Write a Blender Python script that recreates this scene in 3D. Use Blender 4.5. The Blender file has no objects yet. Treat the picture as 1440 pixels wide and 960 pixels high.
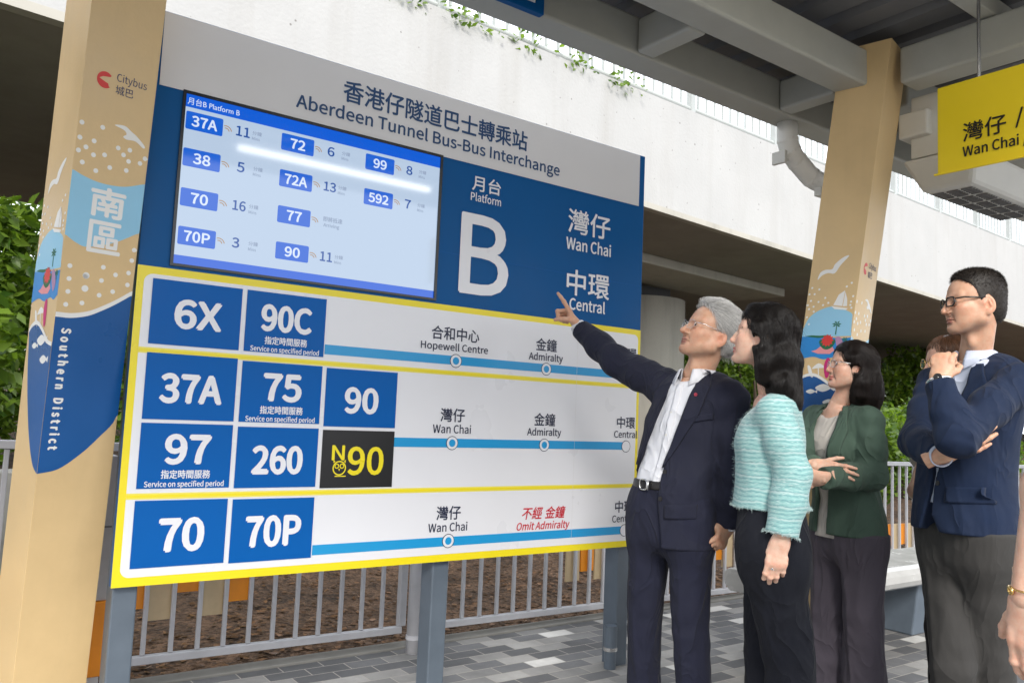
import bpy, math, random
import numpy as np
from mathutils import Vector, Matrix

R = math.radians
scene = bpy.context.scene
COL = scene.collection
random.seed(7)
rng = np.random.default_rng(11)

# ------------------------------------------------------------------ camera
YAW, PITCH, ROLL, FPX, CAMH = R(54.2606), R(5.1428), R(2.4073), 1151.6, 1.24
Fw = Vector((math.cos(YAW)*math.cos(PITCH), math.sin(YAW)*math.cos(PITCH), math.sin(PITCH)))
Rt = Fw.cross(Vector((0, 0, 1))).normalized()
Up = Rt.cross(Fw)
R2 = Rt*math.cos(ROLL) + Up*math.sin(ROLL)
U2 = Up*math.cos(ROLL) - Rt*math.sin(ROLL)
cam = bpy.data.cameras.new('camera')
cam.sensor_width = 36.0
cam.lens = FPX/1440*36
cam.clip_start, cam.clip_end = 0.05, 600
cam.dof.use_dof = True
cam.dof.focus_distance = 3.1
cam.dof.aperture_fstop = 11
camo = bpy.data.objects.new('camera', cam)
COL.objects.link(camo)
camo.matrix_world = Matrix(((R2.x, U2.x, -Fw.x, 0), (R2.y, U2.y, -Fw.y, 0), (R2.z, U2.z, -Fw.z, CAMH), (0, 0, 0, 1)))
scene.camera = camo

# ------------------------------------------------------------------ sky, sun, exposure
SUN_EL, SUN_AZ = R(33), R(238)          # azimuth measured from +X, direction TOWARDS the sun
w = bpy.data.worlds.new('World')
scene.world = w
w.use_nodes = True
nt = w.node_tree
for n in list(nt.nodes): nt.nodes.remove(n)
sky = nt.nodes.new('ShaderNodeTexSky')
sky.sky_type = 'NISHITA'
sky.sun_disc = False
sky.sun_elevation = SUN_EL
sky.sun_rotation = math.pi/2 - SUN_AZ
sky.dust_density = 3.0
cn = nt.nodes.new('ShaderNodeTexNoise')
cn.inputs['Scale'].default_value = 1.6
cn.inputs['Detail'].default_value = 5
cr = nt.nodes.new('ShaderNodeMapRange')
cr.inputs[1].default_value, cr.inputs[2].default_value = 0.35, 0.65
cr.inputs[3].default_value, cr.inputs[4].default_value = 0.78, 0.95
tc = nt.nodes.new('ShaderNodeTexCoord')
mx = nt.nodes.new('ShaderNodeMix')
mx.data_type = 'RGBA'
mx.inputs[7].default_value = (10.6, 11.0, 11.6, 1)      # bright overcast cloud layer
bg = nt.nodes.new('ShaderNodeBackground')
bg.inputs['Strength'].default_value = 0.15
ow = nt.nodes.new('ShaderNodeOutputWorld')
nt.links.new(tc.outputs['Generated'], cn.inputs['Vector'])
nt.links.new(cn.outputs['Fac'], cr.inputs[0])
nt.links.new(cr.outputs[0], mx.inputs[0])
nt.links.new(sky.outputs[0], mx.inputs[6])
nt.links.new(mx.outputs[2], bg.inputs[0])
nt.links.new(bg.outputs[0], ow.inputs[0])
sl = bpy.data.lights.new('sun', 'SUN')
sl.energy = 2.2
sl.angle = R(18)
sl.color = (1.0, 0.96, 0.9)
so = bpy.data.objects.new('sun', sl)
COL.objects.link(so)
sd = Vector((math.cos(SUN_EL)*math.cos(SUN_AZ), math.cos(SUN_EL)*math.sin(SUN_AZ), math.sin(SUN_EL)))
so.rotation_euler = sd.to_track_quat('Z', 'Y').to_euler()
so.location = (-4, -6, 9)
scene.view_settings.view_transform = 'Standard'
scene.view_settings.look = 'None'
scene.view_settings.exposure = 0.58
scene.view_settings.gamma = 1
scene.view_settings.use_curve_mapping = False
scene.render.engine = 'CYCLES'
scene.cycles.use_denoising = True
scene.cycles.max_bounces = 8
scene.cycles.transparent_max_bounces = 12

# ------------------------------------------------------------------ materials
def lin(c):
    return tuple((v/255/12.92 if v/255 <= .04045 else ((v/255+.055)/1.055)**2.4) for v in c)

def mat(name, col, rough=.6, noise=0.0, nscale=8, bump=0.0, bscale=60, metal=0.0, spec=.5, coat=0.0, emit=None, estr=1.0, sheen=0.0, detail=4):
    """col linear rgb; noise = relative brightness variation of real dirt/wear, bump = bump strength"""
    m = bpy.data.materials.new(name)
    m.use_nodes = True
    t = m.node_tree
    b = t.nodes['Principled BSDF']
    b.inputs['Base Color'].default_value = (*col, 1)
    b.inputs['Roughness'].default_value = rough
    b.inputs['Metallic'].default_value = metal
    b.inputs['Specular IOR Level'].default_value = spec
    b.inputs['Coat Weight'].default_value = coat
    b.inputs['Sheen Weight'].default_value = sheen
    if emit:
        b.inputs['Emission Color'].default_value = (*emit, 1)
        b.inputs['Emission Strength'].default_value = estr
    if noise or bump:
        co = t.nodes.new('ShaderNodeTexCoord')
    if noise:
        n = t.nodes.new('ShaderNodeTexNoise')
        n.inputs['Scale'].default_value = nscale
        n.inputs['Detail'].default_value = detail
        n.inputs['Roughness'].default_value = .65
        r = t.nodes.new('ShaderNodeMapRange')
        r.inputs[1].default_value, r.inputs[2].default_value = .3, .7
        r.inputs[3].default_value, r.inputs[4].default_value = 1-noise, 1+noise
        v = t.nodes.new('ShaderNodeVectorMath')
        v.operation = 'SCALE'
        v.inputs[0].default_value = col
        t.links.new(co.outputs['Object'], n.inputs['Vector'])
        t.links.new(n.outputs['Fac'], r.inputs[0])
        t.links.new(r.outputs[0], v.inputs['Scale'])
        t.links.new(v.outputs[0], b.inputs['Base Color'])
        rr = t.nodes.new('ShaderNodeMapRange')
        rr.inputs[1].default_value, rr.inputs[2].default_value = .3, .7
        rr.inputs[3].default_value, rr.inputs[4].default_value = max(.02, rough-.1), min(1, rough+.1)
        t.links.new(n.outputs['Fac'], rr.inputs[0])
        t.links.new(rr.outputs[0], b.inputs['Roughness'])
    if bump:
        n2 = t.nodes.new('ShaderNodeTexNoise')
        n2.inputs['Scale'].default_value = bscale
        n2.inputs['Detail'].default_value = 5
        bp = t.nodes.new('ShaderNodeBump')
        bp.inputs['Strength'].default_value = bump
        bp.inputs['Distance'].default_value = .01
        t.links.new(co.outputs['Object'], n2.inputs['Vector'])
        t.links.new(n2.outputs['Fac'], bp.inputs['Height'])
        t.links.new(bp.outputs[0], b.inputs['Normal'])
    return m

# ------------------------------------------------------------------ mesh helpers
class MB:
    def __init__(s): s.v, s.f = [], []
    def add(s, vs, fs):
        o = len(s.v)
        s.v += [tuple(p) for p in vs]
        s.f += [tuple(i+o for i in f) for f in fs]
        return s
    def box(s, a, b):
        (x0, y0, z0), (x1, y1, z1) = a, b
        return s.add([(x0,y0,z0),(x1,y0,z0),(x1,y1,z0),(x0,y1,z0),(x0,y0,z1),(x1,y0,z1),(x1,y1,z1),(x0,y1,z1)],
                     [(3,2,1,0),(4,5,6,7),(0,1,5,4),(1,2,6,5),(2,3,7,6),(3,0,4,7)])
    def hexa(s, lo, hi):
        n = len(lo)
        return s.add(list(lo)+list(hi), [tuple(range(n-1,-1,-1)), tuple(range(n,2*n))] + [(i,(i+1)%n,n+(i+1)%n,n+i) for i in range(n)])
    def tube(s, pts, r, n=14, caps=True):
        pts = [Vector(p) for p in pts]
        rs = r if isinstance(r, (list, tuple)) else [r]*len(pts)
        vs, fs = [], []
        ref = None
        for i, p in enumerate(pts):
            d = (pts[min(i+1, len(pts)-1)] - pts[max(i-1, 0)]).normalized()
            if ref is None:
                ref = d.orthogonal().normalized()
            ref = (ref - d*ref.dot(d)).normalized()
            q = d.cross(ref)
            for k in range(n):
                a = 2*math.pi*k/n
                vs.append(p + (ref*math.cos(a) + q*math.sin(a))*rs[i])
        for i in range(len(pts)-1):
            for k in range(n):
                fs.append((i*n+k, i*n+(k+1)%n, (i+1)*n+(k+1)%n, (i+1)*n+k))
        if caps:
            fs += [tuple(range(n-1,-1,-1)), tuple(range((len(pts)-1)*n, len(pts)*n))]
        return s.add(vs, fs)
    def plate(s, fr, poly, d0, d1):
        """2-D polygon in a face frame, from offset d0 to d1 along the frame normal"""
        lo = [fr(u, v, d0) for u, v in poly]
        hi = [fr(u, v, d1) for u, v in poly]
        return s.hexa(lo, hi)
    def obj(s, name, m, parent=None, smooth=False, bevel=0, seg=2):
        me = bpy.data.meshes.new(name)
        me.from_pydata(s.v, [], s.f)
        me.update()
        if m: me.materials.append(m)
        if smooth: me.shade_smooth()
        o = bpy.data.objects.new(name, me)
        COL.objects.link(o)
        if parent: attach(o, parent)
        if bevel:
            b = o.modifiers.new('bevel', 'BEVEL')
            b.width, b.segments, b.limit_method, b.angle_limit = bevel, seg, 'ANGLE', R(40)
        return o

def attach(o, parent):
    o.parent = parent
    o.matrix_parent_inverse = Matrix.Translation(-Vector(parent.location)) if parent.type == 'EMPTY' else Matrix()
    return o

def tag(o, label=None, cat=None, group=None, kind=None):
    for k, v in (('label', label), ('category', cat), ('group', group), ('kind', kind)):
        if v: o[k] = v
    return o

def thing(name, loc, label, cat, group=None):
    o = bpy.data.objects.new(name, None)
    o.empty_display_size = .1
    COL.objects.link(o)
    o.location = loc
    return tag(o, label, cat, group)

def rrect(u0, v0, u1, v1, r, n=6, rs=None):
    rs = rs or (r, r, r, r)
    out = []
    for (cx, cy, a0, rr) in ((u1, v1, 0, rs[0]), (u0, v1, 90, rs[1]), (u0, v0, 180, rs[2]), (u1, v0, 270, rs[3])):
        sx, sy = (-1 if cx == u1 else 1), (-1 if cy == v1 else 1)
        if rr <= 0: out.append((cx, cy)); continue
        for k in range(n+1):
            a = R(a0 + 90*k/n)
            out.append((cx+sx*rr+rr*math.cos(a), cy+sy*rr+rr*math.sin(a)))
    return out

def disc(u, v, ru, rv=None, n=24):
    rv = rv or ru
    return [(u+ru*math.cos(2*math.pi*k/n), v+rv*math.sin(2*math.pi*k/n)) for k in range(n)]

def frame(o, ex, ey):
    o, ex, ey = Vector(o), Vector(ex), Vector(ey)
    n = ex.cross(ey).normalized()
    return lambda u, v, d=0: tuple(o + ex*u + ey*v + n*d)

try:
    import os
    FONT = bpy.data.fonts.load(os.path.join(bpy.utils.system_resource('DATAFILES'), 'fonts', 'Noto Sans CJK Regular.woff2'))
except Exception:
    FONT = None
def glyphs(body, box, bold=.0, italic=0.0, space=1.0):
    """text -> flat triangles fitted to the 2-D box (u0, v0, u1, v1); the built-in font"""
    c = bpy.data.curves.new('t', 'FONT')
    c.body = body
    if FONT and max(ord(q) for q in body) < 0x2e80: c.font = FONT
    c.offset = bold
    c.shear = italic
    c.space_character = space
    c.resolution_u = 4
    o = bpy.data.objects.new('t', c)
    COL.objects.link(o)
    me = bpy.data.meshes.new_from_object(o.evaluated_get(bpy.context.evaluated_depsgraph_get()))
    vs = np.array([v.co[:2] for v in me.vertices])
    fs = [tuple(p.vertices) for p in me.polygons]
    bpy.data.objects.remove(o)
    bpy.data.curves.remove(c)
    bpy.data.meshes.remove(me)
    lo, hi = vs.min(0), vs.max(0)
    u0, v0, u1, v1 = box
    vs = (vs-lo)/(hi-lo)*np.array([u1-u0, v1-v0]) + np.array([u0, v0])
    return vs, fs

def lettering(mb, fr, d, body, box, **kw):
    """flat vinyl letters; heavy strokes of Chinese characters come from close shifted layers"""
    b = kw.pop('bold', .0)
    cjk = max(ord(c) for c in body) > 0x2e80
    u0, v0, u1, v1 = box
    e = (v1-v0)*min(b, .05)*(1.0 if cjk else 1.5)
    if b and not cjk: kw.setdefault('space', 1.0+1.6*b)
    vs, fs = glyphs(body, (u0+e, v0+e, u1-e, v1-e), **kw)
    ring = [(math.cos(R(t)), math.sin(R(t))) for t in range(0, 360, 45 if cjk else 30)] if b else [(0, 0)]
    if b and not cjk: ring = [(max(-1, min(1, 1.2*p)), max(-1, min(1, 1.2*q))) for p, q in ring]
    for k, (dx, dy) in enumerate(ring):
        mb.add([fr(u+e*dx, v+e*dy, d+3e-5*k) for u, v in vs], fs)

try:
    import os
    FONT = bpy.data.fonts.load(os.path.join(bpy.utils.system_resource('DATAFILES'), 'fonts', 'Noto Sans CJK Regular.woff2'))
except Exception:
    FONT = None
def glyphs(body, box, bold=.0, italic=0.0, space=1.0):
    """text -> flat triangles fitted to the 2-D box (u0, v0, u1, v1); the built-in font"""
    c = bpy.data.curves.new('t', 'FONT')
    c.body = body
    if FONT and max(ord(q) for q in body) < 0x2e80: c.font = FONT
    c.offset = bold
    c.shear = italic
    c.space_character = space
    c.resolution_u = 4
    o = bpy.data.objects.new('t', c)
    COL.objects.link(o)
    me = bpy.data.meshes.new_from_object(o.evaluated_get(bpy.context.evaluated_depsgraph_get()))
    vs = np.array([v.co[:2] for v in me.vertices])
    fs = [tuple(p.vertices) for p in me.polygons]
    bpy.data.objects.remove(o)
    bpy.data.curves.remove(c)
    bpy.data.meshes.remove(me)
    lo, hi = vs.min(0), vs.max(0)
    u0, v0, u1, v1 = box
    vs = (vs-lo)/(hi-lo)*np.array([u1-u0, v1-v0]) + np.array([u0, v0])
    return vs, fs

def lettering(mb, fr, d, body, box, **kw):
    """flat vinyl letters; heavy strokes of Chinese characters come from close shifted layers"""
    b = kw.pop('bold', .0)
    cjk = max(ord(c) for c in body) > 0x2e80
    u0, v0, u1, v1 = box
    e = (v1-v0)*min(b, .05)*(1.0 if cjk else 1.5)
    if b and not cjk: kw.setdefault('space', 1.0+1.6*b)
    vs, fs = glyphs(body, (u0+e, v0+e, u1-e, v1-e), **kw)
    up = np.zeros(len(fs)) if cjk else lifts(vs, fs)
    sh = ((-1, 0), (1, 0), (0, 1), (0, -1), (-.7, .7), (.7, -.7)) if b else ((0, 0),)
    step = 1.2e-5*(up.max()+1) if up.max() else 4e-5
    flat = [(f, 0) for f, l in zip(fs, up) if not l]
    for k, (dx, dy) in enumerate(sh):
        mb.add([fr(u+e*dx, v+e*dy, d+step*k) for u, v in vs], [f for f, _ in flat])
        for f, l in zip(fs, up):
            if l: mb.add([fr(vs[q][0]+e*dx, vs[q][1]+e*dy, d+step*k+1.2e-5*l) for q in f], [(0, 1, 2)[:len(f)]])

try:
    import os
    FONT = bpy.data.fonts.load(os.path.join(bpy.utils.system_resource('DATAFILES'), 'fonts', 'Noto Sans CJK Regular.woff2'))
except Exception:
    FONT = None
def lifts(vs, fs):
    """tiny lift for triangles that lie on another triangle of the same glyph (overlapping outlines)"""
    T = np.array([vs[list(f)] for f in fs])
    n = len(T)
    up = np.zeros(n)
    if n > 1500: return up
    a, b, c = T[:, 0], T[:, 1], T[:, 2]
    det = (b[:, 0]-a[:, 0])*(c[:, 1]-a[:, 1])-(c[:, 0]-a[:, 0])*(b[:, 1]-a[:, 1])
    det = np.where(np.abs(det) < 1e-12, 1e-12, det)
    flag = np.zeros(n, bool)
    for w in ((1/3, 1/3, 1/3), (.9, .05, .05), (.05, .9, .05), (.05, .05, .9), (.48, .48, .04), (.48, .04, .48), (.04, .48, .48)):
        p = a*w[0]+b*w[1]+c*w[2]
        dx, dy = p[:, None, 0]-a[None, :, 0], p[:, None, 1]-a[None, :, 1]
        u = (dx*(c-a)[None, :, 1]-dy*(c-a)[None, :, 0])/det
        v = (dy*(b-a)[None, :, 0]-dx*(b-a)[None, :, 1])/det
        ins = (u > 1e-4) & (v > 1e-4) & (u+v < 1-1e-4)
        np.fill_diagonal(ins, False)
        flag |= ins.any(1) | ins.any(0)
    k = np.flatnonzero(flag)
    up[k] = 1+np.arange(len(k))
    return up
def glyphs(body, box, bold=.0, italic=0.0, space=1.0):
    """text -> flat triangles fitted to the 2-D box (u0, v0, u1, v1); the built-in font"""
    c = bpy.data.curves.new('t', 'FONT')
    c.body = body
    if FONT and max(ord(q) for q in body) < 0x2e80: c.font = FONT
    c.offset = bold
    c.shear = italic
    c.space_character = space
    c.resolution_u = 4
    o = bpy.data.objects.new('t', c)
    COL.objects.link(o)
    me = bpy.data.meshes.new_from_object(o.evaluated_get(bpy.context.evaluated_depsgraph_get()))
    vs = np.array([v.co[:2] for v in me.vertices])
    fs = [tuple(p.vertices) for p in me.polygons]
    bpy.data.objects.remove(o)
    bpy.data.curves.remove(c)
    bpy.data.meshes.remove(me)
    lo, hi = vs.min(0), vs.max(0)
    u0, v0, u1, v1 = box
    vs = (vs-lo)/(hi-lo)*np.array([u1-u0, v1-v0]) + np.array([u0, v0])
    return vs, fs

def lettering(mb, fr, d, body, box, **kw):
    """flat vinyl letters; heavy strokes of Chinese characters come from close shifted layers"""
    b = kw.pop('bold', .0)
    if b:
        u0, v0, u1, v1 = box
        e = (v1-v0)*min(b, .05)*(1.0 if max(ord(c) for c in body) > 0x2e80 else 1.5)
        vs, fs = glyphs(body, (u0+e, v0+e, u1-e, v1-e), **kw)
        for k, (dx, dy) in enumerate(((-1, 0), (1, 0), (0, 1), (0, -1), (-.7, .7), (.7, -.7))):
            mb.add([fr(u+e*dx, v+e*dy, d+.00004*k) for u, v in vs], fs)
        return
    vs, fs = glyphs(body, box, **kw)
    mb.add([fr(u, v, d) for u, v in vs], fs)

# ------------------------------------------------------------------ shared materials
M = {}
M['steel_grey'] = mat('grey_green_painted_steel', (.42, .42, .38), .45, .06, 5, .04, 30)
M['deck'] = mat('dark_roof_deck', (.16, .16, .165), .55, .08, 3)
M['cream'] = mat('sand_paint', (.66, .47, .235), .42, .05, 4, .06, 90)
M['post'] = mat('slate_painted_steel', (.10, .125, .155), .38, .08, 9, .03, 60)
M['fence'] = mat('grey_galvanised_paint', (.45, .45, .47), .4, .07, 12)
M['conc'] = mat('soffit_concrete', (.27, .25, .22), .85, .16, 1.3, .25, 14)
M['pierconc'] = mat('pier_concrete', (.42, .40, .35), .8, .07, 1.2, .12, 10)
M['white'] = mat('white_vinyl', (.73, .735, .77), .32, .015, 2)
M['header'] = mat('header_vinyl', (.64, .63, .635), .4, .02, 2)  # white vinyl greyed: the canopy's shade is put into its colour
M['blue'] = mat('deep_blue_vinyl', (.002, .082, .26), .42, .04, 3, spec=.15)
M['tile'] = mat('route_blue_vinyl', (.001, .098, .37), .42, .03, 3, spec=.15)
M['yellow'] = mat('yellow_vinyl', (.80, .66, .012), .35, .02, 3)
M['pale_yellow'] = mat('pale_yellow_vinyl', (.80, .70, .10), .35)
M['line'] = mat('light_blue_vinyl', (.012, .29, .60), .35)
M['black'] = mat('black_vinyl', (.012, .011, .012), .35)
M['ink'] = mat('navy_ink', (.006, .012, .045), .4)
M['tink'] = mat('title_navy_ink', (.006, .05, .15), .4)
M['red'] = mat('red_ink', (.55, .012, .03), .4)
M['plastic'] = mat('off_white_plastic', (.62, .61, .57), .45, .04, 8)
M['pipe'] = mat('white_pipe_plastic', (.78, .77, .73), .4, .04, 8)
M['orange'] = mat('orange_board_paint', (.80, .27, .008), .45, .06, 14)
M['beige'] = mat('beige_board_paint', (.55, .42, .25), .5, .06, 14)
M['rubber'] = mat('black_rubber', (.015, .015, .016), .5)
M['brass'] = mat('yellow_brass', (.75, .52, .16), .3, metal=1.0)
M['silver'] = mat('brushed_silver', (.7, .7, .7), .25, metal=1.0)

# ------------------------------------------------------------------ ground
def sheet(name, x0, y0, x1, y1, z, m, kind='structure', nx=1, ny=1, hf=None):
    mb = MB()
    vs = [(x0+(x1-x0)*i/nx, y0+(y1-y0)*j/ny, 0) for j in range(ny+1) for i in range(nx+1)]
    vs = [(x, y, z + (hf(x, y) if hf else 0)) for x, y, _ in vs]
    fs = [(j*(nx+1)+i, j*(nx+1)+i+1, (j+1)*(nx+1)+i+1, (j+1)*(nx+1)+i) for j in range(ny) for i in range(nx)]
    mb.add(vs, fs)
    o = mb.obj(name, m, smooth=nx > 1)
    o['kind'] = kind
    return o

def soil_mat():
    m = bpy.data.materials.new('brown_leafy_soil')
    m.use_nodes = True
    t = m.node_tree
    b = t.nodes['Principled BSDF']
    b.inputs['Roughness'].default_value = .95
    co = t.nodes.new('ShaderNodeTexCoord')
    n = t.nodes.new('ShaderNodeTexNoise'); n.inputs['Scale'].default_value = 2.2; n.inputs['Detail'].default_value = 9; n.inputs['Roughness'].default_value = .7
    v = t.nodes.new('ShaderNodeTexVoronoi'); v.inputs['Scale'].default_value = 42
    r = t.nodes.new('ShaderNodeValToRGB')
    e = r.color_ramp.elements
    e[0].position, e[0].color = .34, (.045, .026, .014, 1)
    e[1].position, e[1].color = .66, (.20, .115, .065, 1)
    mxx = t.nodes.new('ShaderNodeMix'); mxx.data_type = 'RGBA'; mxx.blend_type = 'MULTIPLY'; mxx.inputs[0].default_value = 1.0
    bp = t.nodes.new('ShaderNodeBump'); bp.inputs['Strength'].default_value = .9; bp.inputs['Distance'].default_value = .03
    L = t.links.new
    L(co.outputs['Object'], n.inputs['Vector']); L(co.outputs['Object'], v.inputs['Vector'])
    L(n.outputs['Fac'], r.inputs[0]); sx_ = t.nodes.new('ShaderNodeSeparateXYZ'); L(v.outputs['Color'], sx_.inputs[0]); rg = t.nodes.new('ShaderNodeMapRange'); rg.inputs[3].default_value = .45; rg.inputs[4].default_value = 1.25; L(sx_.outputs['X'], rg.inputs[0])
    L(r.outputs[0], mxx.inputs[6]); L(rg.outputs[0], mxx.inputs[7])
    L(mxx.outputs[2], b.inputs['Base Color'])
    L(v.outputs['Distance'], bp.inputs['Height']); L(bp.outputs[0], b.inputs['Normal'])
    return m

def paving_mat():
    m = bpy.data.materials.new('grey_brick_paving')
    m.use_nodes = True
    t = m.node_tree
    b = t.nodes['Principled BSDF']
    b.inputs['Roughness'].default_value = .72
    co = t.nodes.new('ShaderNodeTexCoord')
    br = t.nodes.new('ShaderNodeTexBrick')
    br.offset, br.squash = .5, 1
    br.inputs['Color1'].default_value = (0, 0, 0, 1)
    br.inputs['Color2'].default_value = (1, 1, 1, 1)
    br.inputs['Mortar'].default_value = (.5, .5, .5, 1)
    br.inputs['Scale'].default_value = 1.0
    br.inputs['Mortar Size'].default_value = .0028
    br.inputs['Mortar Smooth'].default_value = .1
    br.inputs['Bias'].default_value = 0
    br.inputs['Brick Width'].default_value = .2
    br.inputs['Row Height'].default_value = .1
    r = t.nodes.new('ShaderNodeValToRGB')
    r.color_ramp.interpolation = 'CONSTANT'
    e = r.color_ramp.elements
    e[0].position, e[0].color = 0, (.085, .086, .090, 1)
    e[1].position, e[1].color = .28, (.118, .119, .123, 1)
    for p, c in ((.5, (.17, .168, .164, 1)), (.62, (.22, .215, .206, 1)), (.80, (.28, .273, .26, 1)), (.945, (.52, .51, .485, 1))):
        x = e.new(p); x.color = c
    n = t.nodes.new('ShaderNodeTexNoise'); n.inputs['Scale'].default_value = 3; n.inputs['Detail'].default_value = 8; n.inputs['Roughness'].default_value = .7
    nr = t.nodes.new('ShaderNodeMapRange'); nr.inputs[1].default_value, nr.inputs[2].default_value, nr.inputs[3].default_value, nr.inputs[4].default_value = .3, .7, .72, 1.25
    mu = t.nodes.new('ShaderNodeMix'); mu.data_type = 'RGBA'; mu.blend_type = 'MULTIPLY'; mu.inputs[0].default_value = 1
    mo = t.nodes.new('ShaderNodeMix'); mo.data_type = 'RGBA'; mo.inputs[7].default_value = (.30, .28, .25, 1)
    bp = t.nodes.new('ShaderNodeBump'); bp.inputs['Strength'].default_value = .55; bp.inputs['Distance'].default_value = .004; bp.invert = True
    n3 = t.nodes.new('ShaderNodeTexNoise'); n3.inputs['Scale'].default_value = 160; n3.inputs['Detail'].default_value = 3
    bp2 = t.nodes.new('ShaderNodeBump'); bp2.inputs['Strength'].default_value = .25; bp2.inputs['Distance'].default_value = .003
    L = t.links.new
    L(co.outputs['Object'], br.inputs['Vector']); L(br.outputs['Color'], r.inputs[0])
    L(co.outputs['Object'], n.inputs['Vector']); L(n.outputs['Fac'], nr.inputs[0])
    L(r.outputs[0], mu.inputs[6]); L(nr.outputs[0], mu.inputs[7])
    L(mu.outputs[2], mo.inputs[6]); L(br.outputs['Fac'], mo.inputs[0]); L(mo.outputs[2], b.inputs['Base Color'])
    L(br.outputs['Fac'], bp.inputs['Height'])
    L(co.outputs['Object'], n3.inputs['Vector']); L(n3.outputs['Fac'], bp2.inputs['Height']); L(bp.outputs[0], bp2.inputs['Normal']); L(bp2.outputs[0], b.inputs['Normal'])
    return m

def hill(x, y):
    return .02*math.sin(x*1.7+y) + .02*math.sin(y*2.3-x*.7) + max(0, y-4.3)*.07 + .03*math.sin(x*.6)*math.sin(y*.9)
M['soil'] = soil_mat()
sheet('ground', -150, -150, 260, 260, -.16, mat('far_ground', (.11, .10, .085), .9, .15, .6))
sheet('soil_bed', -14, 3.985, 62, 40, -.03, M['soil'], nx=150, ny=70, hf=hill)
pv = sheet('paving', -8, -3.2, 24, 3.88, 0, paving_mat())
rd = sheet('road', -60, -12, 90, -3.22, -.13, mat('asphalt', (.05, .05, .052), .85, .12, 2, .3, 120))
k = MB().box((-8, 3.882, -.12), (24, 3.985, .012)).obj('kerb', mat('kerb_concrete', (.17, .165, .15), .85, .14, 6, .2, 40), bevel=.006)
k['kind'] = 'structure'
k2 = MB().box((-8, -3.36, -.14), (24, -3.202, .006)).obj('road_kerb', M['pierconc'], bevel=.012)
k2['kind'] = 'structure'

# ------------------------------------------------------------------ overpass
OA = R(6.2)
od = Vector((math.cos(OA), math.sin(OA), 0))
on = Vector((-math.sin(OA), math.cos(OA), 0))
OP = Vector((12.442, 8.409, 0))
def ov(a, off, z): return tuple(OP + od*a + on*off + Vector((0, 0, z)))
def top_z(a): return 5.93 + .036*a
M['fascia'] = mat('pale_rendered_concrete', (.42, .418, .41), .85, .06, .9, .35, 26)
def pitted(m):
    """small dark blow holes scattered over the render"""
    t = m.node_tree
    b = t.nodes['Principled BSDF']
    co = t.nodes.new('ShaderNodeTexCoord')
    v = t.nodes.new('ShaderNodeTexVoronoi'); v.inputs['Scale'].default_value = 7
    n = t.nodes.new('ShaderNodeTexNoise'); n.inputs['Scale'].default_value = 1.1
    a = t.nodes.new('ShaderNodeMath'); a.operation = 'MULTIPLY'; a.inputs[1].default_value = .28
    g = t.nodes.new('ShaderNodeMath'); g.operation = 'LESS_THAN'
    mm = t.nodes.new('ShaderNodeMix'); mm.data_type = 'RGBA'; mm.inputs[7].default_value = (.22, .21, .2, 1)
    old = b.inputs['Base Color'].links[0].from_socket
    L = t.links.new
    L(co.outputs['Object'], v.inputs['Vector']); L(co.outputs['Object'], n.inputs['Vector'])
    sb = t.nodes.new('ShaderNodeMath'); sb.operation = 'SUBTRACT'; sb.inputs[1].default_value = .28
    L(n.outputs['Fac'], sb.inputs[0]); L(sb.outputs[0], a.inputs[0])
    L(v.outputs['Distance'], g.inputs[0]); L(a.outputs[0], g.inputs[1])
    L(g.outputs[0], mm.inputs[0]); L(old, mm.inputs[6]); L(mm.outputs[2], b.inputs['Base Color'])
pitted(M['fascia'])
def streaked(m, amt, sc=(2.2, 2.2, .18), rust=(.30, .28, .25)):
    t = m.node_tree
    b = t.nodes['Principled BSDF']
    co = t.nodes.new('ShaderNodeTexCoord')
    mp = t.nodes.new('ShaderNodeMapping'); mp.inputs['Scale'].default_value = sc
    n = t.nodes.new('ShaderNodeTexNoise'); n.inputs['Scale'].default_value = 1; n.inputs['Detail'].default_value = 6; n.inputs['Roughness'].default_value = .6
    r = t.nodes.new('ShaderNodeMapRange'); r.inputs[1].default_value, r.inputs[2].default_value, r.inputs[3].default_value, r.inputs[4].default_value = .5, .75, 0, amt
    x = t.nodes.new('ShaderNodeMix'); x.data_type = 'RGBA'; x.inputs[7].default_value = (*rust, 1)
    old = b.inputs['Base Color'].links[0].from_socket
    L = t.links.new
    L(co.outputs['Object'], mp.inputs['Vector']); L(mp.outputs[0], n.inputs['Vector']); L(n.outputs['Fac'], r.inputs[0]); L(r.outputs[0], x.inputs[0]); L(old, x.inputs[6]); L(x.outputs[2], b.inputs['Base Color'])
streaked(M['fascia'], .30)
streaked(M['cream'], .10, (14, 14, 1.1), (.40, .29, .16))
streaked(M['pierconc'], .6, (3, 3, .4), (.25, .24, .21))
ovp = thing('road_overpass', ov(0, 3, 0), 'pale concrete road overpass crossing behind the bus information board', 'overpass')
A0, A1 = -34, 62
mb = MB()
na = 48
for i in range(na):
    a, b_ = A0+(A1-A0)*i/na, A0+(A1-A0)*(i+1)/na
    mb.hexa([ov(a,0,4.2), ov(b_,0,4.2), ov(b_,.28,4.2), ov(a,.28,4.2)], [ov(a,0,top_z(a)), ov(b_,0,top_z(b_)), ov(b_,.28,top_z(b_)), ov(a,.28,top_z(a))]) if i in (0, na-1) else None
mb = MB()
aa = [A0+(A1-A0)*i/na for i in range(na+1)]
ring = lambda a: [ov(a,0,4.2), ov(a,0,top_z(a)), ov(a,.28,top_z(a)), ov(a,.28,4.2)]
vs = [p for a in aa for p in ring(a)]
fs = [(4*i+k, 4*i+(k+1)%4, 4*i+4+(k+1)%4, 4*i+4+k) for i in range(na) for k in range(4)]
mb.add(vs, fs).obj('parapet', M['fascia'], ovp)
mb = MB()
def far_off(a): return 6.6 + max(0, (a+14))*.178
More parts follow.
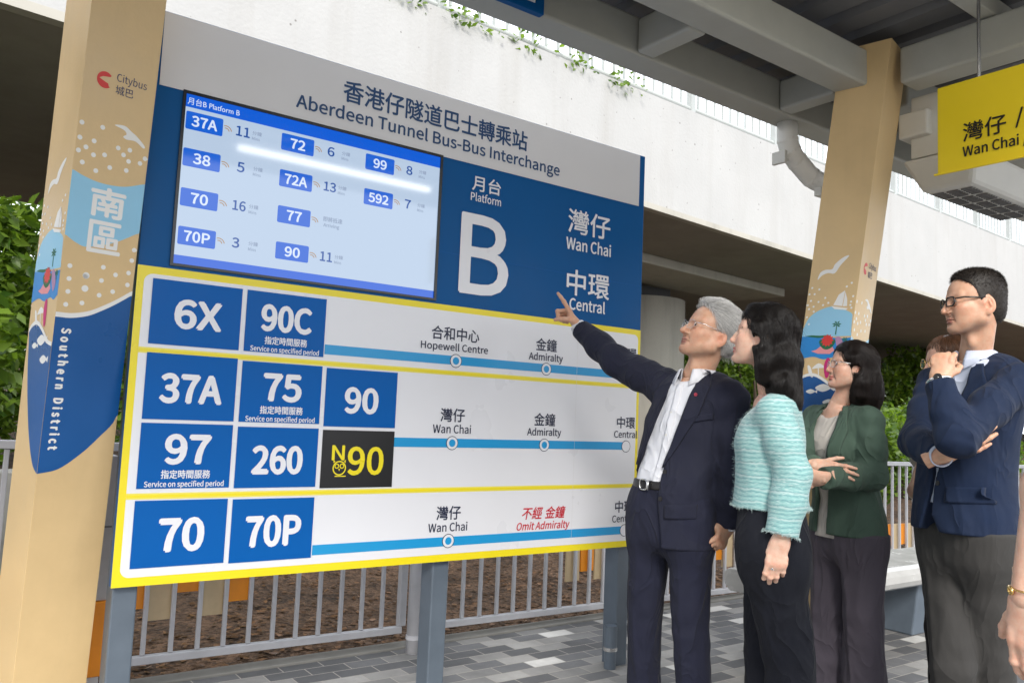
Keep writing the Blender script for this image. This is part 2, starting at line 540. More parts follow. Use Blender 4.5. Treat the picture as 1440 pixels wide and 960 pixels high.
mb.add([p for a in aa for p in (ov(a,.045,4.17), ov(a,far_off(a),4.17), ov(a,.045,4.6), ov(a,far_off(a),4.9))],
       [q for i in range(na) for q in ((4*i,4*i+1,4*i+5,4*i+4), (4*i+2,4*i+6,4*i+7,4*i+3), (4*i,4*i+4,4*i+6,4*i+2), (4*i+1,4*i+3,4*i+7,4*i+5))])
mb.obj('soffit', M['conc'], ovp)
mb = MB()
mb.hexa([ov(a,-.004,4.155) for a in (A0,)]+[ov(A1,-.004,4.155), ov(A1,.12,4.155), ov(A0,.12,4.155)], [ov(A0,-.004,4.235), ov(A1,-.004,4.235), ov(A1,.12,4.235), ov(A0,.12,4.235)])
mb.obj('drip_edge', M['pierconc'], ovp)
# cross head above the pier
mb = MB()
mb.hexa([ov(-3.2,2.0,4.0), ov(2.6,2.0,4.0), ov(2.6,3.4,4.0), ov(-3.2,3.4,4.0)], [ov(-3.2,2.0,4.172), ov(2.6,2.0,4.172), ov(2.6,3.4,4.172), ov(-3.2,3.4,4.172)])
mb.obj('cross_head', M['pierconc'], ovp, bevel=.02)

pier = thing('bridge_pier', (12.15, 12.35, 0), 'round grey concrete pier holding up the overpass behind the board', 'pier')
mb = MB().tube([(12.15,12.35,-.1), (12.15,12.35,3.74)], .95, 48)
mb.obj('shaft', M['pierconc'], pier, smooth=False)
pier.children[0].data.shade_smooth()
mb = MB().box((11.75,11.9,3.741), (12.6,12.6,3.998))
mb.obj('bearing', M['rubber'], pier)

# railing on the overpass
M['brail'] = mat('backlit_bridge_paint', (.36, .38, .37), .45, .05, 5)  # railing paint darkened to grey, its backlit shade held in the colour
rail = thing('bridge_railing', ov(0, .15, top_z(0)), 'white metal railing running along the top of the overpass parapet', 'railing')
mb = MB()
for dz, rr in ((.10, .035), (1.0, .045)):
    mb2 = MB().tube([ov(a, .14, top_z(a)+dz) for a in (-20, 40)], rr, 10)
    mb2.obj('rail', M['brail'], rail, smooth=True)
bar0 = MB().box((-.014, -.014, 0), (.014, .014, .9)).obj('bar', M['brail'], rail)
post0 = MB().box((-.05, -.05, 0), (.05, .05, 1.12)).obj('post', M['brail'], rail, bevel=.008)
first = {'bar': True, 'post': True}
def put(src, name, a, dz):
    if first[name]:
        o = src; first[name] = False
    else:
        o = src.copy(); COL.objects.link(o)
    o.parent = rail
    o.matrix_parent_inverse = Matrix.Translation(-Vector(rail.location))
    o.location = ov(a, .14, top_z(a)+dz)
    o.rotation_euler = (0, 0, OA)
    return o
for i in range(100):
    a = -9.5 + .215*i
    put(bar0, 'bar', a, .09)
for i in range(14):
    put(post0, 'post', -12.84 + 2.35*i, -.02)

# ------------------------------------------------------------------ canopy over the platform
YF = .36      # roadside edge of the roof, out of view, cut back to let daylight in
cp = thing('bus_shelter_canopy', (3.4, 1.2, 2.8), 'grey steel canopy frame with dark roof deck above the platform', 'canopy')
def beam(name, a, b, m=M['steel_grey'], bev=.014):
    return MB().box(a, b).obj(name, m, cp, bevel=bev, seg=3)
beam('main_beam', (-4, 2.005, 2.80), (3.40, 2.155, 2.968))
beam('main_beam', (3.72, 2.005, 2.80), (11, 2.155, 2.968))
beam('edge_beam', (-4, 2.46, 2.80), (11, 2.61, 2.97))
for x in (-1.6, .42, 2.36, 3.34, 5.4, 7.4, 9.4):
    beam('cross_beam', (x, 2.158, 2.802), (x+.10, 2.457, 2.955))
beam('column_beam', (3.46, YF, 2.80), (3.61, 1.905, 2.968))
beam('column_beam', (.36, YF, 2.80), (.51, 2.0, 2.968))
beam('column_beam', (6.6, YF, 2.80), (6.75, 2.0, 2.968))
for y in (1.50, 1.02, .54):
    beam('purlin', (-4, y, 2.972), (11, y+.07, 3.05), bev=.006)
beam('purlin', (-4, 2.27, 2.972), (11, 2.34, 3.05), bev=.006)
mb = MB()
xs = []
x = -4.2
prof = []
while x < 11.2:
    prof += [(x, 3.054), (x+.12, 3.054), (x+.14, 3.085), (x+.18, 3.085)]
    x += .2
vs = [(px, y, pz) for px, pz in prof for y in (YF-.06, 2.75)] + [(px, y, pz+.03) for px, pz in prof for y in (YF-.06, 2.75)]
n = len(prof)
fs = [(2*i, 2*i+1, 2*i+3, 2*i+2) for i in range(n-1)] + [(2*n+2*i, 2*n+2*i+2, 2*n+2*i+3, 2*n+2*i+1) for i in range(n-1)]
fs += [(2*i, 2*i+2, 2*n+2*i+2, 2*n+2*i) for i in range(n-1)] + [(2*i+1, 2*n+2*i+1, 2*n+2*i+3, 2*i+3) for i in range(n-1)]
mb.add(vs, fs).obj('roof_deck', M['deck'], cp)
MB().box((-4.25, YF-.10, 2.95), (11.25, YF-.064, 3.14)).obj('fascia', M['steel_grey'], cp)

# lit lamp batten under the canopy (its glow shows mirrored in the display screen)
lamp = thing('ceiling_lamp', (2.2, .85, 2.95), 'slim lit lamp batten fixed under the canopy facing the display screen', 'lamp')
MB().box((1.50, .80, 2.925), (3.05, .90, 2.968)).obj('housing', M['plastic'], lamp, bevel=.006)
lm = mat('lit_tube', (.9, .9, .9), .4, emit=(1, .97, .9), estr=9)
MB().tube([(1.56, .85, 2.905), (3.0, .85, 2.905)], .018, 12).obj('tube', lm, lamp, smooth=True)

# downpipe
dp = thing('rain_downpipe', (3.55, 2.59, 2.8), 'ribbed white downpipe bending from the edge beam towards the column', 'downpipe')
def bez(p, q, r, n=10):
    p, q, r = Vector(p), Vector(q), Vector(r)
    return [p*(1-t)**2 + q*2*t*(1-t) + r*t*t for t in [i/n for i in range(n+1)]]
path = [(3.52, 2.535, 2.80)] + bez((3.52,2.535,2.74), (3.525,2.54,2.67), (3.60,2.53,2.615)) + bez((3.655,2.52,2.575), (3.72,2.51,2.52), (3.82,2.47,2.52)) + [(4.02,2.36,2.52)]
mb = MB().tube(path, .052, 20)
mb.obj('pipe', M['pipe'], dp, smooth=True)
for i in (3, 7, 11, 15, 19):
    c = Vector(path[i]); d = (Vector(path[i+1])-Vector(path[i-1])).normalized()
    MB().tube([c-d*.010, c+d*.010], .0545, 20).obj('rib', M['pipe'], dp, bevel=.004)
MB().box((3.455, 2.50, 2.575), (3.475, 2.58, 2.64)).box((3.475, 2.53, 2.60), (3.53, 2.55, 2.615)).obj('clip', M['plastic'], dp, bevel=.003)
MB().box((3.66, 2.43, 2.43), (3.73, 2.47, 2.475)).obj('clip', M['plastic'], dp, bevel=.003)

# fan unit with grille
fan = thing('ceiling_fan_unit', (4.0, 1.84, 2.35), 'white box fan unit with grey grille below the canopy beside yellow sign', 'fan unit')
mb = MB().hexa([(3.74,1.72,2.36),(4.52,1.72,2.36),(4.52,1.95,2.36),(3.74,1.95,2.36)], [(3.64,1.66,2.50),(4.6,1.66,2.50),(4.6,2.0,2.50),(3.64,2.0,2.50)])
mb.obj('casing', M['plastic'], fan, bevel=.02)
for ix in range(5):
    for iy in range(3):
        x0, y0 = 3.79+.145*ix, 1.745+.065*iy
        g = MB()
        for q in range(5):
            g.box((x0+.024*q, y0, 2.352), (x0+.024*q+.009, y0+.05, 2.3585))
        g.obj('grille', M['deck'], fan)
MB().box((3.66,1.70,2.505), (3.72,1.96,2.80)).obj('bracket', M['plastic'], fan, bevel=.006)
MB().box((3.62,1.86,2.60), (3.80,2.0,2.72)).obj('junction_box', M['plastic'], fan, bevel=.01)
MB().box((4.40,1.70,2.505), (4.46,1.96,2.80)).obj('bracket', M['plastic'], fan, bevel=.006)
MB().tube(bez((3.86,1.55,2.30),(3.95,1.42,2.20),(4.1,1.30,2.50),14), .014, 10).obj('cable', M['rubber'], fan, smooth=True)

# yellow hanging sign
M['sign_yellow'] = mat('warm_yellow_sign_paint', (.80, .59, .010), .4, .02, 3)
ysn = thing('hanging_sign', (3.2, 1.1, 2.6), 'yellow hanging sign with black Wan Chai lettering under the canopy', 'sign')
MB().box((3.2, .55, 2.263), (3.225, 1.605, 2.613)).obj('panel', M['sign_yellow'], ysn, bevel=.003)
fy = frame((3.2, 1.605, 2.263), (0, -1, 0), (0, 0, 1))
mb = MB()
lettering(mb, fy, .003, '灣仔', (.100, .103, .256, .178), bold=.012)
lettering(mb, fy, .003, '/', (.287, .11, .315, .185), bold=.012)
lettering(mb, fy, .003, '中環', (.345, .103, .50, .178), bold=.012)
lettering(mb, fy, .003, 'Wan Chai / Central', (.098, .035, .50, .088), bold=.012)
mb.obj('lettering', M['black'], ysn)
for y in (1.45, .75):
    MB().tube([(3.213, y, 2.61), (3.213, y, 2.98)], .007, 8).obj('hanger', M['silver'], ysn)
MB().box((3.19, .54, 2.255), (3.2, 1.615, 2.262)).obj('lower_trim', M['sign_yellow'], ysn)

# blue sign on the edge beam
bsn = thing('beam_sign', (1.6, 2.44, 2.78), 'blue sign with white panel fixed to the canopy edge beam', 'sign')
MB().box((1.2, 2.425, 2.782), (1.832, 2.455, 3.04)).obj('panel', M['blue'], bsn, bevel=.002)
MB().box((1.24, 2.421, 2.815), (1.785, 2.424, 3.0)).obj('white_panel', M['white'], bsn)

# ------------------------------------------------------------------ painted canopy columns
TILT = Vector((.005, -.14, 1))
TH = .231
CEX, CEY = Vector((math.cos(TH), math.sin(TH), 0)), Vector((-math.sin(TH), math.cos(TH), 0))
CWX, CWY = .24, .2246
M['sky_art'] = mat('light_blue_paint', (.27, .55, .74), .4, .03, 5)
M['sea_art'] = mat('sea_blue_paint', (.01, .22, .58), .4)
M['navy_art'] = mat('deep_blue_paint', (.004, .085, .29), .35, .05, 4)
M['white_art'] = mat('white_paint', (.80, .79, .76), .45)
M['red_art'] = mat('red_paint', (.62, .03, .025), .45)
M['green_art'] = mat('green_paint', (.01, .13, .05), .5)
M['pink_art'] = mat('pink_paint', (.75, .28, .30), .5)
M['purple_art'] = mat('mauve_paint', (.40, .22, .38), .5)
M['magenta_art'] = mat('magenta_paint', (.55, .02, .16), .5)
M['logo_ink'] = mat('grey_blue_ink', (.06, .065, .12), .5)

def smooth_poly(pts, n=6):
    out = []
    m = len(pts)
    P = [Vector((a, b)) for a, b in pts]
    for i in range(m):
        p0, p1, p2, p3 = P[i-1], P[i], P[(i+1) % m], P[(i+2) % m]
        for k in range(n):
            t = k/n
            q = .5*((2*p1) + (p2-p0)*t + (2*p0-5*p1+4*p2-p3)*t*t + (3*p1-p0-3*p2+p3)*t**3)
            out.append((q.x, q.y))
    return out
def spline(pts, n=8):
    P = [Vector(p) for p in pts]
    P = [P[0]*2-P[1]] + P + [P[-1]*2-P[-2]]
    out = []
    for i in range(1, len(P)-2):
        p0, p1, p2, p3 = P[i-1:i+3]
        for k in range(n):
            t = k/n
            q = .5*((2*p1) + (p2-p0)*t + (2*p0-5*p1+4*p2-p3)*t*t + (3*p1-p0-3*p2+p3)*t**3)
            out.append(tuple(q))
    out.append(tuple(P[-2]))
    return out

def column(base, label, drop=0.0):
    base = Vector(base)
    col = thing('canopy_column', base, label, 'column', 'painted leaning columns')
    c = [base, base+CEX*CWX, base+CEX*CWX+CEY*CWY, base+CEY*CWY]
    sh = MB().hexa([p-TILT*.05 for p in c], [p+TILT*2.99 for p in c]).obj('shaft', M['cream'], col, bevel=.0012)
    front0 = frame(base, CEX, TILT)
    front = lambda u, v, d=0: front0(u, v-drop, d)      # the wrap sits lower on this face
    side0 = frame(base, -CEY, TILT)
    side = lambda s, h, d=0: side0(-s, h, d)
    nF = 0
    def art(fr, name, m, polys, d0, d1):
        mb = MB()
        lim = CWX if fr is front else CWY
        for p in polys: mb.plate(fr, [(.0004 if u < .0035 else lim-.0004 if u > lim-.0035 else u, v) for u, v in p], d0*.3, d1*.3)
        return mb.obj(name, m, col)
    # --- front face: sky disc, characters, dots, wave, logo
    up = spline([(.003,1.980),(.043,1.966),(.097,1.957),(.168,1.962),(.237,1.987)])
    lo = spline([(.237,1.817),(.158,1.769),(.076,1.741),(.038,1.748),(.003,1.768)])
    art(front, 'sky_patch', M['sky_art'], [up+lo], .0008, .0018)
    wt = spline([(.003,1.500),(.05,1.501),(.102,1.514),(.146,1.537),(.19,1.565),(.237,1.600)])
    wb = spline([(.237,1.183),(.222,1.149),(.187,1.108),(.137,1.054),(.067,.999),(.003,.983)])
    art(front, 'wave', M['navy_art'], [wt+wb], .0008, .0018)
    art(front, 'wave_crest', M['white_art'], [[(u, v+.016) for u, v in wt]+list(reversed(wt))], .0022, .003)
    dots = [(.013,2.136),(.079,2.138),(.057,2.087),(.034,2.061),(.06,2.042),(.095,2.051),(.028,2.01),(.073,1.993),(.116,2.014),(.136,2.085),(.175,2.088),(.156,2.067),(.175,2.05),(.171,2.018),(.214,2.053),(.229,2.073),(.012,2.045),(.012,2.087),
            (.027,1.67),(.029,1.628),(.03,1.586),(.028,1.543),(.078,1.554),(.08,1.644),(.133,1.682),(.132,1.637),(.176,1.663),(.13,1.587),(.173,1.605),(.219,1.676),(.22,1.635),(.225,1.72),(.229,1.757)]
    big = [(.082,1.603),(.081,1.646)]
    art(front, 'dot', M['white_art'], [disc(u, v, .0078, n=14) for u, v in dots]+[disc(u, v, .011, n=16) for u, v in big], .0008, .0022)['kind'] = 'stuff'
    art(front, 'seagull', M['white_art'], [smooth_poly([(.116,2.157),(.149,2.163),(.174,2.150),(.195,2.138),(.223,2.114),(.218,2.106),(.190,2.122),(.160,2.120),(.148,2.127),(.158,2.137),(.148,2.149)], 4)], .0008, .0022)
    a = [disc(0,0,1)]
    arc = [(.069+.026*math.cos(R(t)), 2.292+.027*math.sin(R(t))) for t in range(42, 319, 8)]
    art(front, 'logo', M['red_art'], [arc + [(.083,2.274),(.080,2.283),(.050,2.294),(.062,2.302),(.085,2.306)]], .0008, .0022)
    mb = MB()
    lettering(mb, front, .0008, 'Citybus', (.106, 2.293, .207, 2.328), bold=.002)
    lettering(mb, front, .0008, '城巴', (.106, 2.258, .165, 2.288), bold=.006)
    mb.obj('lettering', M['logo_ink'], col)
    mb = MB()
    lettering(mb, front, .0009, '南', (.066, 1.846, .182, 1.946), bold=.030)
    lettering(mb, front, .0009, '區', (.071, 1.726, .182, 1.834), bold=.024)
    lettering(mb, lambda u, v, d: front(.023+v, 1.466-u, d), .0010, 'Southern District', (0, 0, .405, .034), bold=.04, space=1.25)
    mb.obj('lettering', M['white_art'], col)
    # --- left face: beach picture
    dome = spline([(.003,1.66),(.006,1.735),(.013,1.763),(.063,1.787),(.112,1.797),(.167,1.779),(.204,1.748),(.222,1.70),(.222,1.66)])
    art(side, 'sky_patch', M['sky_art'], [dome], .0008, .0016)
    art(side, 'sea', M['sea_art'], [spline([(.003,1.653),(.05,1.650),(.11,1.661),(.17,1.660),(.222,1.663)])+spline([(.222,1.557),(.16,1.568),(.11,1.556),(.06,1.566),(.03,1.557),(.003,1.570)])], .0018, .0026)
    art(side, 'headland', M['green_art'], [[(.212,1.664),(.18,1.668),(.14,1.665),(.10,1.668),(.10,1.657),(.15,1.655)]], .0028, .0034)
    art(side, 'seagull', M['white_art'], [smooth_poly([(.057,2.025),(.082,2.020),(.115,1.993),(.126,1.970),(.156,1.969),(.179,1.957),(.187,1.925),(.169,1.944),(.142,1.953),(.112,1.950),(.090,1.985)], 4)], .0008, .0022)
    art(side, 'sailing_boat', M['white_art'], [[(.054,1.868),(.080,1.850),(.099,1.803),(.058,1.797)], [(.052,1.862),(.040,1.829),(.036,1.796),(.055,1.796)], [(.108,1.800),(.032,1.786),(.038,1.778),(.091,1.785)]], .0026, .0034)
    sd = [(.207,1.889),(.192,1.859),(.173,1.88),(.205,1.829),(.169,1.822),(.189,1.801),(.14,1.839),(.146,1.806),(.123,1.815),(.209,1.791),(.185,1.778),(.049,1.885),(.029,1.9),(.022,1.80),(.217,1.809),(.214,1.753),(.015,1.839),(.021,1.815),(.016,1.787),(.216,1.86),(.20,1.72)]
    art(side, 'dot', M['white_art'], [disc(u, v, .0048, n=12) for u, v in sd], .0018, .003)['kind'] = 'stuff'
    def palm(u, v, h, s):
        ps = [[(u-.003, v), (u+.002, v), (u+.001, v+h), (u-.002, v+h)]]
        for an in (10, 60, 120, 170, 215, 325):
            c_, s_ = math.cos(R(an)), math.sin(R(an))
            ps.append([(u, v+h), (u+s*.55*c_-s*.2*s_, v+h+s*.55*s_+s*.2*c_), (u+s*c_, v+h+s*s_*.8), (u+s*.5*c_+s*.12*s_, v+h+s*.5*s_-s*.12*c_)])
        return ps
    art(side, 'palm', M['green_art'], palm(.071, 1.668, .046, .022) + palm(.026, 1.622, .022, .016), .0036, .0044)
    star = [(.104+(.030 if k % 2 else .021)*math.cos(math.pi*k/11), 1.642+(.030 if k % 2 else .021)*math.sin(math.pi*k/11)) for k in range(22)]
    art(side, 'sun_shape', M['red_art'], [star], .0052, .0058)
    art(side, 'island', M['green_art'], [smooth_poly([(.138,1.645),(.07,1.645),(.078,1.612),(.105,1.600),(.13,1.615)], 3)], .0044, .005)
    art(side, 'pink_boat', M['pink_art'], [[(.172,1.594),(.15,1.600),(.128,1.618),(.080,1.618),(.066,1.596),(.085,1.580),(.14,1.582)]], .0036, .0042)
    art(side, 'mauve_board', M['purple_art'], [smooth_poly([(.068,1.648),(.048,1.656),(.026,1.612),(.044,1.586)], 4)], .0046, .005)
    art(side, 'surf_board', M['magenta_art'], [smooth_poly([(.095,1.560),(.080,1.552),(.076,1.483),(.090,1.472),(.104,1.523)], 4)], .0028, .0034)
    art(side, 'parasol', M['white_art'], [smooth_poly([(.158,1.513),(.130,1.538),(.098,1.519),(.128,1.516)], 4), [(.131,1.516),(.126,1.516),(.119,1.468),(.123,1.468)], smooth_poly([(.180,1.526),(.166,1.522),(.148,1.474),(.166,1.484)], 4)], .0018, .0026)
    w2 = spline([(.003,1.49),(.04,1.500),(.08,1.53),(.125,1.558),(.16,1.566),(.195,1.556),(.215,1.54)])
    art(side, 'wave', M['navy_art'], [[(.003,.983)] + [(max(.003,u), v-.085) for u, v in w2] + spline([(.205,1.42),(.188,1.33),(.155,1.22),(.105,1.10),(.05,1.015),(.003,.983)])], .0018, .0026)
    art(side, 'wave_crest', M['white_art'], [[(u, v-.073) for u, v in w2]+[(u, v-.087) for u, v in reversed(w2)]], .0034, .004)
    for (cu, cv, s) in ((.095,1.425,1), (.15,1.408,.6), (.06,1.36,.8)):
        art(side, 'fish', M['white_art'], [smooth_poly([(cu+.036*s,cv),(cu,cv+.018*s),(cu-.036*s,cv),(cu,cv-.018*s)], 5), [(cu-.03*s,cv),(cu-.052*s,cv+.014*s),(cu-.052*s,cv-.014*s)]], .003, .0036)
    return col
column((.336, 3.258, 0), 'sand coloured leaning column at the left edge of the board')
column((3.373, 2.318, 0), 'sand coloured leaning column behind the women with beach picture facing out', .32)
# ------------------------------------------------------------------ bus information board
SU, SZ, SY = .60, .60, 3.088
fs_ = frame((SU, SY, SZ), (1, 0, 0), (0, 0, 1))       # u right, v up, d towards the viewer
brd = thing('bus_information_board', (1.8, 3.1, 0), 'large blue, white and yellow bus route board with a lit display screen', 'information board')
def fl(name, poly, d0, d1, m, parent=brd):
    return MB().plate(fs_, poly, d0, d1).obj(name, m, parent)
def rect(u0, v0, u1, v1): return [(u0, v0), (u1, v0), (u1, v1), (u0, v1)]
MB().box((SU-.012, SY, SZ), (SU+2.452, SY+.035, SZ+2.05)).obj('panel', M['blue'], brd, bevel=.002)
for x in (.60, 1.875, 2.972):
    MB().box((x, SY+.0365, -.02), (x+.082, SY+.135, SZ+1.99)).obj('post', M['post'], brd, bevel=.006)
MB().tube([(2.925, 3.11, 0), (2.925, 3.11, .09)], .03, 16).obj('conduit', M['post'], brd, smooth=False)
MB().tube([(2.925, 3.11, .105), (2.925, 3.11, .21)], .033, 16).obj('conduit', M['post'], brd, smooth=False)
MB().tube([(2.925, 3.11, .088), (2.925, 3.11, .106)], .036, 16).obj('conduit_clip', M['silver'], brd)
fl('header', rect(.009, 1.772, 2.412, 2.047), .0005, .0025, M['header'])
mb = MB()
lettering(mb, fs_, .0035, '香港仔隧道巴士轉乘站', (.712, 1.897, 1.662, 1.992), bold=.017)
lettering(mb, fs_, .0035, 'Aberdeen Tunnel Bus-Bus Interchange', (.516, 1.803, 1.866, 1.879), bold=.012)
mb.obj('title_lettering', M['tink'], brd)
fl('yellow_frame', rect(-.0122, -.0008, 2.4522, 1.113), .0005, .0018, M['yellow'])
fl('white_panel', rrect(.012, .030, 2.434, 1.086, .03), .0022, .003, M['white'])
for v in (.815, .306):
    fl('divider', rect(.012, v-.0105, 2.434, v+.0105), .0032, .0038, M['pale_yellow'])
    fl('divider_core', rect(.012, v-.0045, 2.434, v+.0045), .0040, .0045, M['yellow'])
TW = .318
def tile(c, v0, v1, big, bbox, sub=None, special=False):
    u0 = .041 + .3365*c
    t = fl('route_tile', rect(u0, v0, u0+TW, v1), .0048, .006, M['black'] if special else M['tile'])
    t['label'] = ('black route tile N90 in yellow' if special else 'blue route tile ' + big)
    mb = MB()
    if special:
        lettering(mb, fs_, .007, 'N', (.757, .432, .812, .492), bold=.02)
        lettering(mb, fs_, .007, '90', (.826, .372, .987, .488), bold=.02)
        # small owl outline
        cu, cv = .792, .401
        ring = lambda r0, r1, cu, cv, sy=1.0: [(cu+r1*math.cos(a), cv+r1*sy*math.sin(a)) for a in np.linspace(0, 2*math.pi, 25)] + [(cu+r0*math.cos(a), cv+r0*sy*math.sin(a)) for a in np.linspace(2*math.pi, 0, 25)]
        for p in (ring(.024, .029, cu, cv), ring(.006, .010, cu-.011, cv+.008), ring(.006, .010, cu+.011, cv+.008), [(cu-.004, cv-.003), (cu+.004, cv-.003), (cu, cv-.012)], [(cu-.026, cv+.02), (cu-.018, cv+.026), (cu-.027, cv+.034)], [(cu+.026, cv+.02), (cu+.018, cv+.026), (cu+.027, cv+.034)], [(cu-.018, cv-.034), (cu+.03, cv-.034), (cu+.03, cv-.03), (cu-.018, cv-.03)]):
            n = len(p)
            mb.add([fs_(a, b, .007) for a, b in p], [(i, (i+1) % 25, n-1-(i+1) % 25, n-1-i) for i in range(24)] if n == 50 else [tuple(range(n))])
        mb.obj('lettering', M['yellow'], t)
        return
    lettering(mb, fs_, .007, big, bbox, bold=.032)
    if sub:
        lettering(mb, fs_, .007, '指定時間服務', (u0+.077, sub, u0+.247, sub+.031), bold=.02)
        lettering(mb, fs_, .007, 'Service on specified period', (u0+.024, sub-.034, u0+.298, sub-.007), bold=.012)
    mb.obj('lettering', M['white'], t)
tile(0, .839, 1.071, '6X', (.121, .899, .290, 1.008))
tile(1, .839, 1.071, '90C', (.435, .920, .640, 1.026), .871)
tile(0, .574, .808, '37A', (.091, .631, .310, .740))
tile(1, .574, .802, '75', (.461, .653, .615, .762), .606)
tile(2, .566, .798, '90', (.797, .619, .949, .728))
tile(0, .332, .561, '97', (.124, .415, .285, .525), .366)
tile(1, .329, .556, '260', (.437, .377, .637, .488))
tile(2, .323, .552, 'N90', None, special=True)
tile(0, .060, .291, '70', (.125, .108, .283, .230))
tile(1, .056, .288, '70P', (.431, .106, .648, .226))
for (u0, u1, v) in ((.700, 2.37, .871), (1.032, 2.37, .508), (.700, 2.37, .0835)):
    fl('route_line', rect(u0, v-.0195, u1, v+.0195), .0032, .0042, M['line'])
def stop(u, v, end=False):
    s = fl('stop_marker', disc(u, v, .0305), .0044, .005, M['ink'])
    MB().plate(fs_, disc(u, v, .0275), .0052, .0056).obj('ring', M['white'], s)
    if not end: MB().plate(fs_, disc(u, v, .0165), .0058, .0062).obj('centre', M['line'], s)
for u, v, e in ((1.317,.869,0),(1.828,.867,0),(2.37,.868,1),(1.318,.508,0),(1.833,.506,0),(2.367,.506,1),(1.322,.086,0),(2.372,.082,1)):
    stop(u, v, e)
mb = MB()
def station(zh, en, u, v, wz, we, hz=.060, he=.040, mb=mb, ital=0):
    lettering(mb, fs_, .0052, zh, (u-wz/2, v, u+wz/2, v+hz), bold=.014, italic=ital)
    lettering(mb, fs_, .0052, en, (u-we/2, v-he-.010, u+we/2, v-.010), bold=.011, italic=ital)
station('合和中心', 'Hopewell Centre', 1.311, .957, .250, .350, he=.044)
station('金鐘', 'Admiralty', 1.824, .953, .128, .208, he=.047)
station('中環', 'Central', 2.36, .953, .125, .160, he=.038)
station('灣仔', 'Wan Chai', 1.315, .600, .126, .197)
station('金鐘', 'Admiralty', 1.831, .597, .128, .206, he=.047)
station('中環', 'Central', 2.363, .597, .128, .162, he=.038)
station('灣仔', 'Wan Chai', 1.318, .176, .124, .199)
station('中環', 'Central', 2.366, .172, .124, .160, he=.038)
mb.obj('station_lettering', M['ink'], brd)
mb2 = MB()
station('不經 金鐘', 'Omit Admiralty', 1.848, .160, .262, .318, hz=.058, he=.048, mb=mb2, ital=.2)
mb2.obj('station_lettering', M['red'], brd)['label'] = 'red lettering Omit Admiralty'
def words(name, items, d, m, parent):
    for body, box, bold in items:
        mb = MB()
        lettering(mb, fs_, d, body, box, bold=bold)
        mb.obj(name, m, parent)
words('platform_lettering', (('月台', (1.360, 1.652, 1.520, 1.724), .015), ('Platform', (1.356, 1.604, 1.524, 1.645), .010), ('B', (1.312, 1.176, 1.583, 1.545), .012)), .003, M['white'], brd)
words('destination_lettering', (('灣仔', (1.932, 1.553, 2.214, 1.676), .014), ('Wan Chai', (1.924, 1.468, 2.223, 1.534), .016), ('中環', (1.936, 1.243, 2.220, 1.372), .014), ('Central', (1.958, 1.170, 2.195, 1.233), .016)), .003, M['white'], brd)
# faint film seams across the printed panels
fl('film_seam', rect(2.02, .04, 2.0212, 1.08), .0046, .0047, M['header'])
fl('film_seam', rect(1.2, 1.345, 2.44, 1.3462), .0006, .0009, M['tile'])

# ---- display screen
def scr(name, c, s, rough=.06, base=(.01, .01, .012)):
    m = mat(name, base, rough, spec=.6, emit=c, estr=s)
    return m
ES = .55
M['s_bg'] = scr('lit_display_pale', (.48, .60, .77), ES*1.18)
M['s_bar'] = scr('lit_display_blue', (.003, .13, .80), ES)
M['s_badge'] = scr('lit_display_badge', (.004, .14, .78), ES)
M['s_text'] = scr('lit_display_white', (.72, .82, 1.0), ES*1.15)
M['s_num'] = scr('lit_display_number', (.004, .085, .40), ES)
M['s_grey'] = scr('lit_display_grey', (.27, .34, .50), ES)
M['s_org'] = scr('lit_display_orange', (.50, .30, .14), ES)
M['bezel'] = mat('black_bezel', (.01, .012, .016), .25)
sc_ = MB()
for r_ in (rect(.092, 1.124, .103, 1.775), rect(1.187, 1.124, 1.199, 1.775), rect(.103, 1.764, 1.187, 1.775), rect(.103, 1.124, 1.187, 1.134)):
    sc_.plate(fs_, r_, .0005, .009)
scn = sc_.obj('display_screen', M['bezel'], brd)
def sp(name, poly, d, m): return MB().plate(fs_, poly, d-.0004, d).obj(name, m, scn)
sp('display_glass', rect(.103, 1.134, 1.187, 1.764), .0022, M['s_bg'])
sp('title_bar', rect(.103, 1.716, 1.187, 1.764), .003, M['s_bar'])
sp('footer_bar', rect(.103, 1.134, 1.187, 1.166), .003, M['s_bar'])
badges = [('37A', .108, 1.634, '11', .291, .344), ('38', .108, 1.496, '5', .304, .333), ('70', .110, 1.348, '16', .298, .348), ('70P', .112, 1.206, '3', .306, .334),
          ('72', .468, 1.637, '6', .660, .690), ('72A', .470, 1.492, '13', .653, .706), ('77', .472, 1.349, '', 0, 0), ('90', .474, 1.206, '11', .656, .708),
          ('99', .829, 1.636, '8', 1.021, 1.051), ('592', .831, 1.488, '7', 1.022, 1.052)]
orgs = MB()
small_words = []
screen_words, minute_words = [], []
for name, u, v, n_, n0, n1 in badges:
    bd = sp('route_badge', rrect(u, v, u+.134, v+.067, .006, 3), .003, M['s_badge'])
    ww = {1: .03, 2: .062, 3: .093}[len(name)]
    screen_words.append((name, (u+.067-ww/2, v+.013, u+.067+ww/2, v+.054), .024))
    for rr in (.007, .0125):      # small live-signal arcs
        arc = [(u+.145+rr*1.6*math.cos(a), v+.022+rr*1.6*math.sin(a)) for a in np.linspace(.2, 1.9, 8)]
        arc2 = [(u+.145+(rr*1.6+.0035)*math.cos(a), v+.022+(rr*1.6+.0035)*math.sin(a)) for a in np.linspace(.2, 1.9, 8)]
        orgs.add([fs_(a, b, .0036) for a, b in arc+arc2], [(i, i+1, 9+i, 8+i) for i in range(7)])
    if n_:
        minute_words.append((n_, (n0, v+.017, n1, v+.056), .018))
        small_words.append(('分鐘', (n0+.062, v+.034, n0+.098, v+.050), .004))
        small_words.append(('Mins', (n0+.062, v+.014, n0+.092, v+.026), .003))
    else:
        small_words.append(('即將抵達', (.660, v+.036, .742, v+.056), .008))
        small_words.append(('Arriving', (.662, v+.010, .730, v+.029), .006))
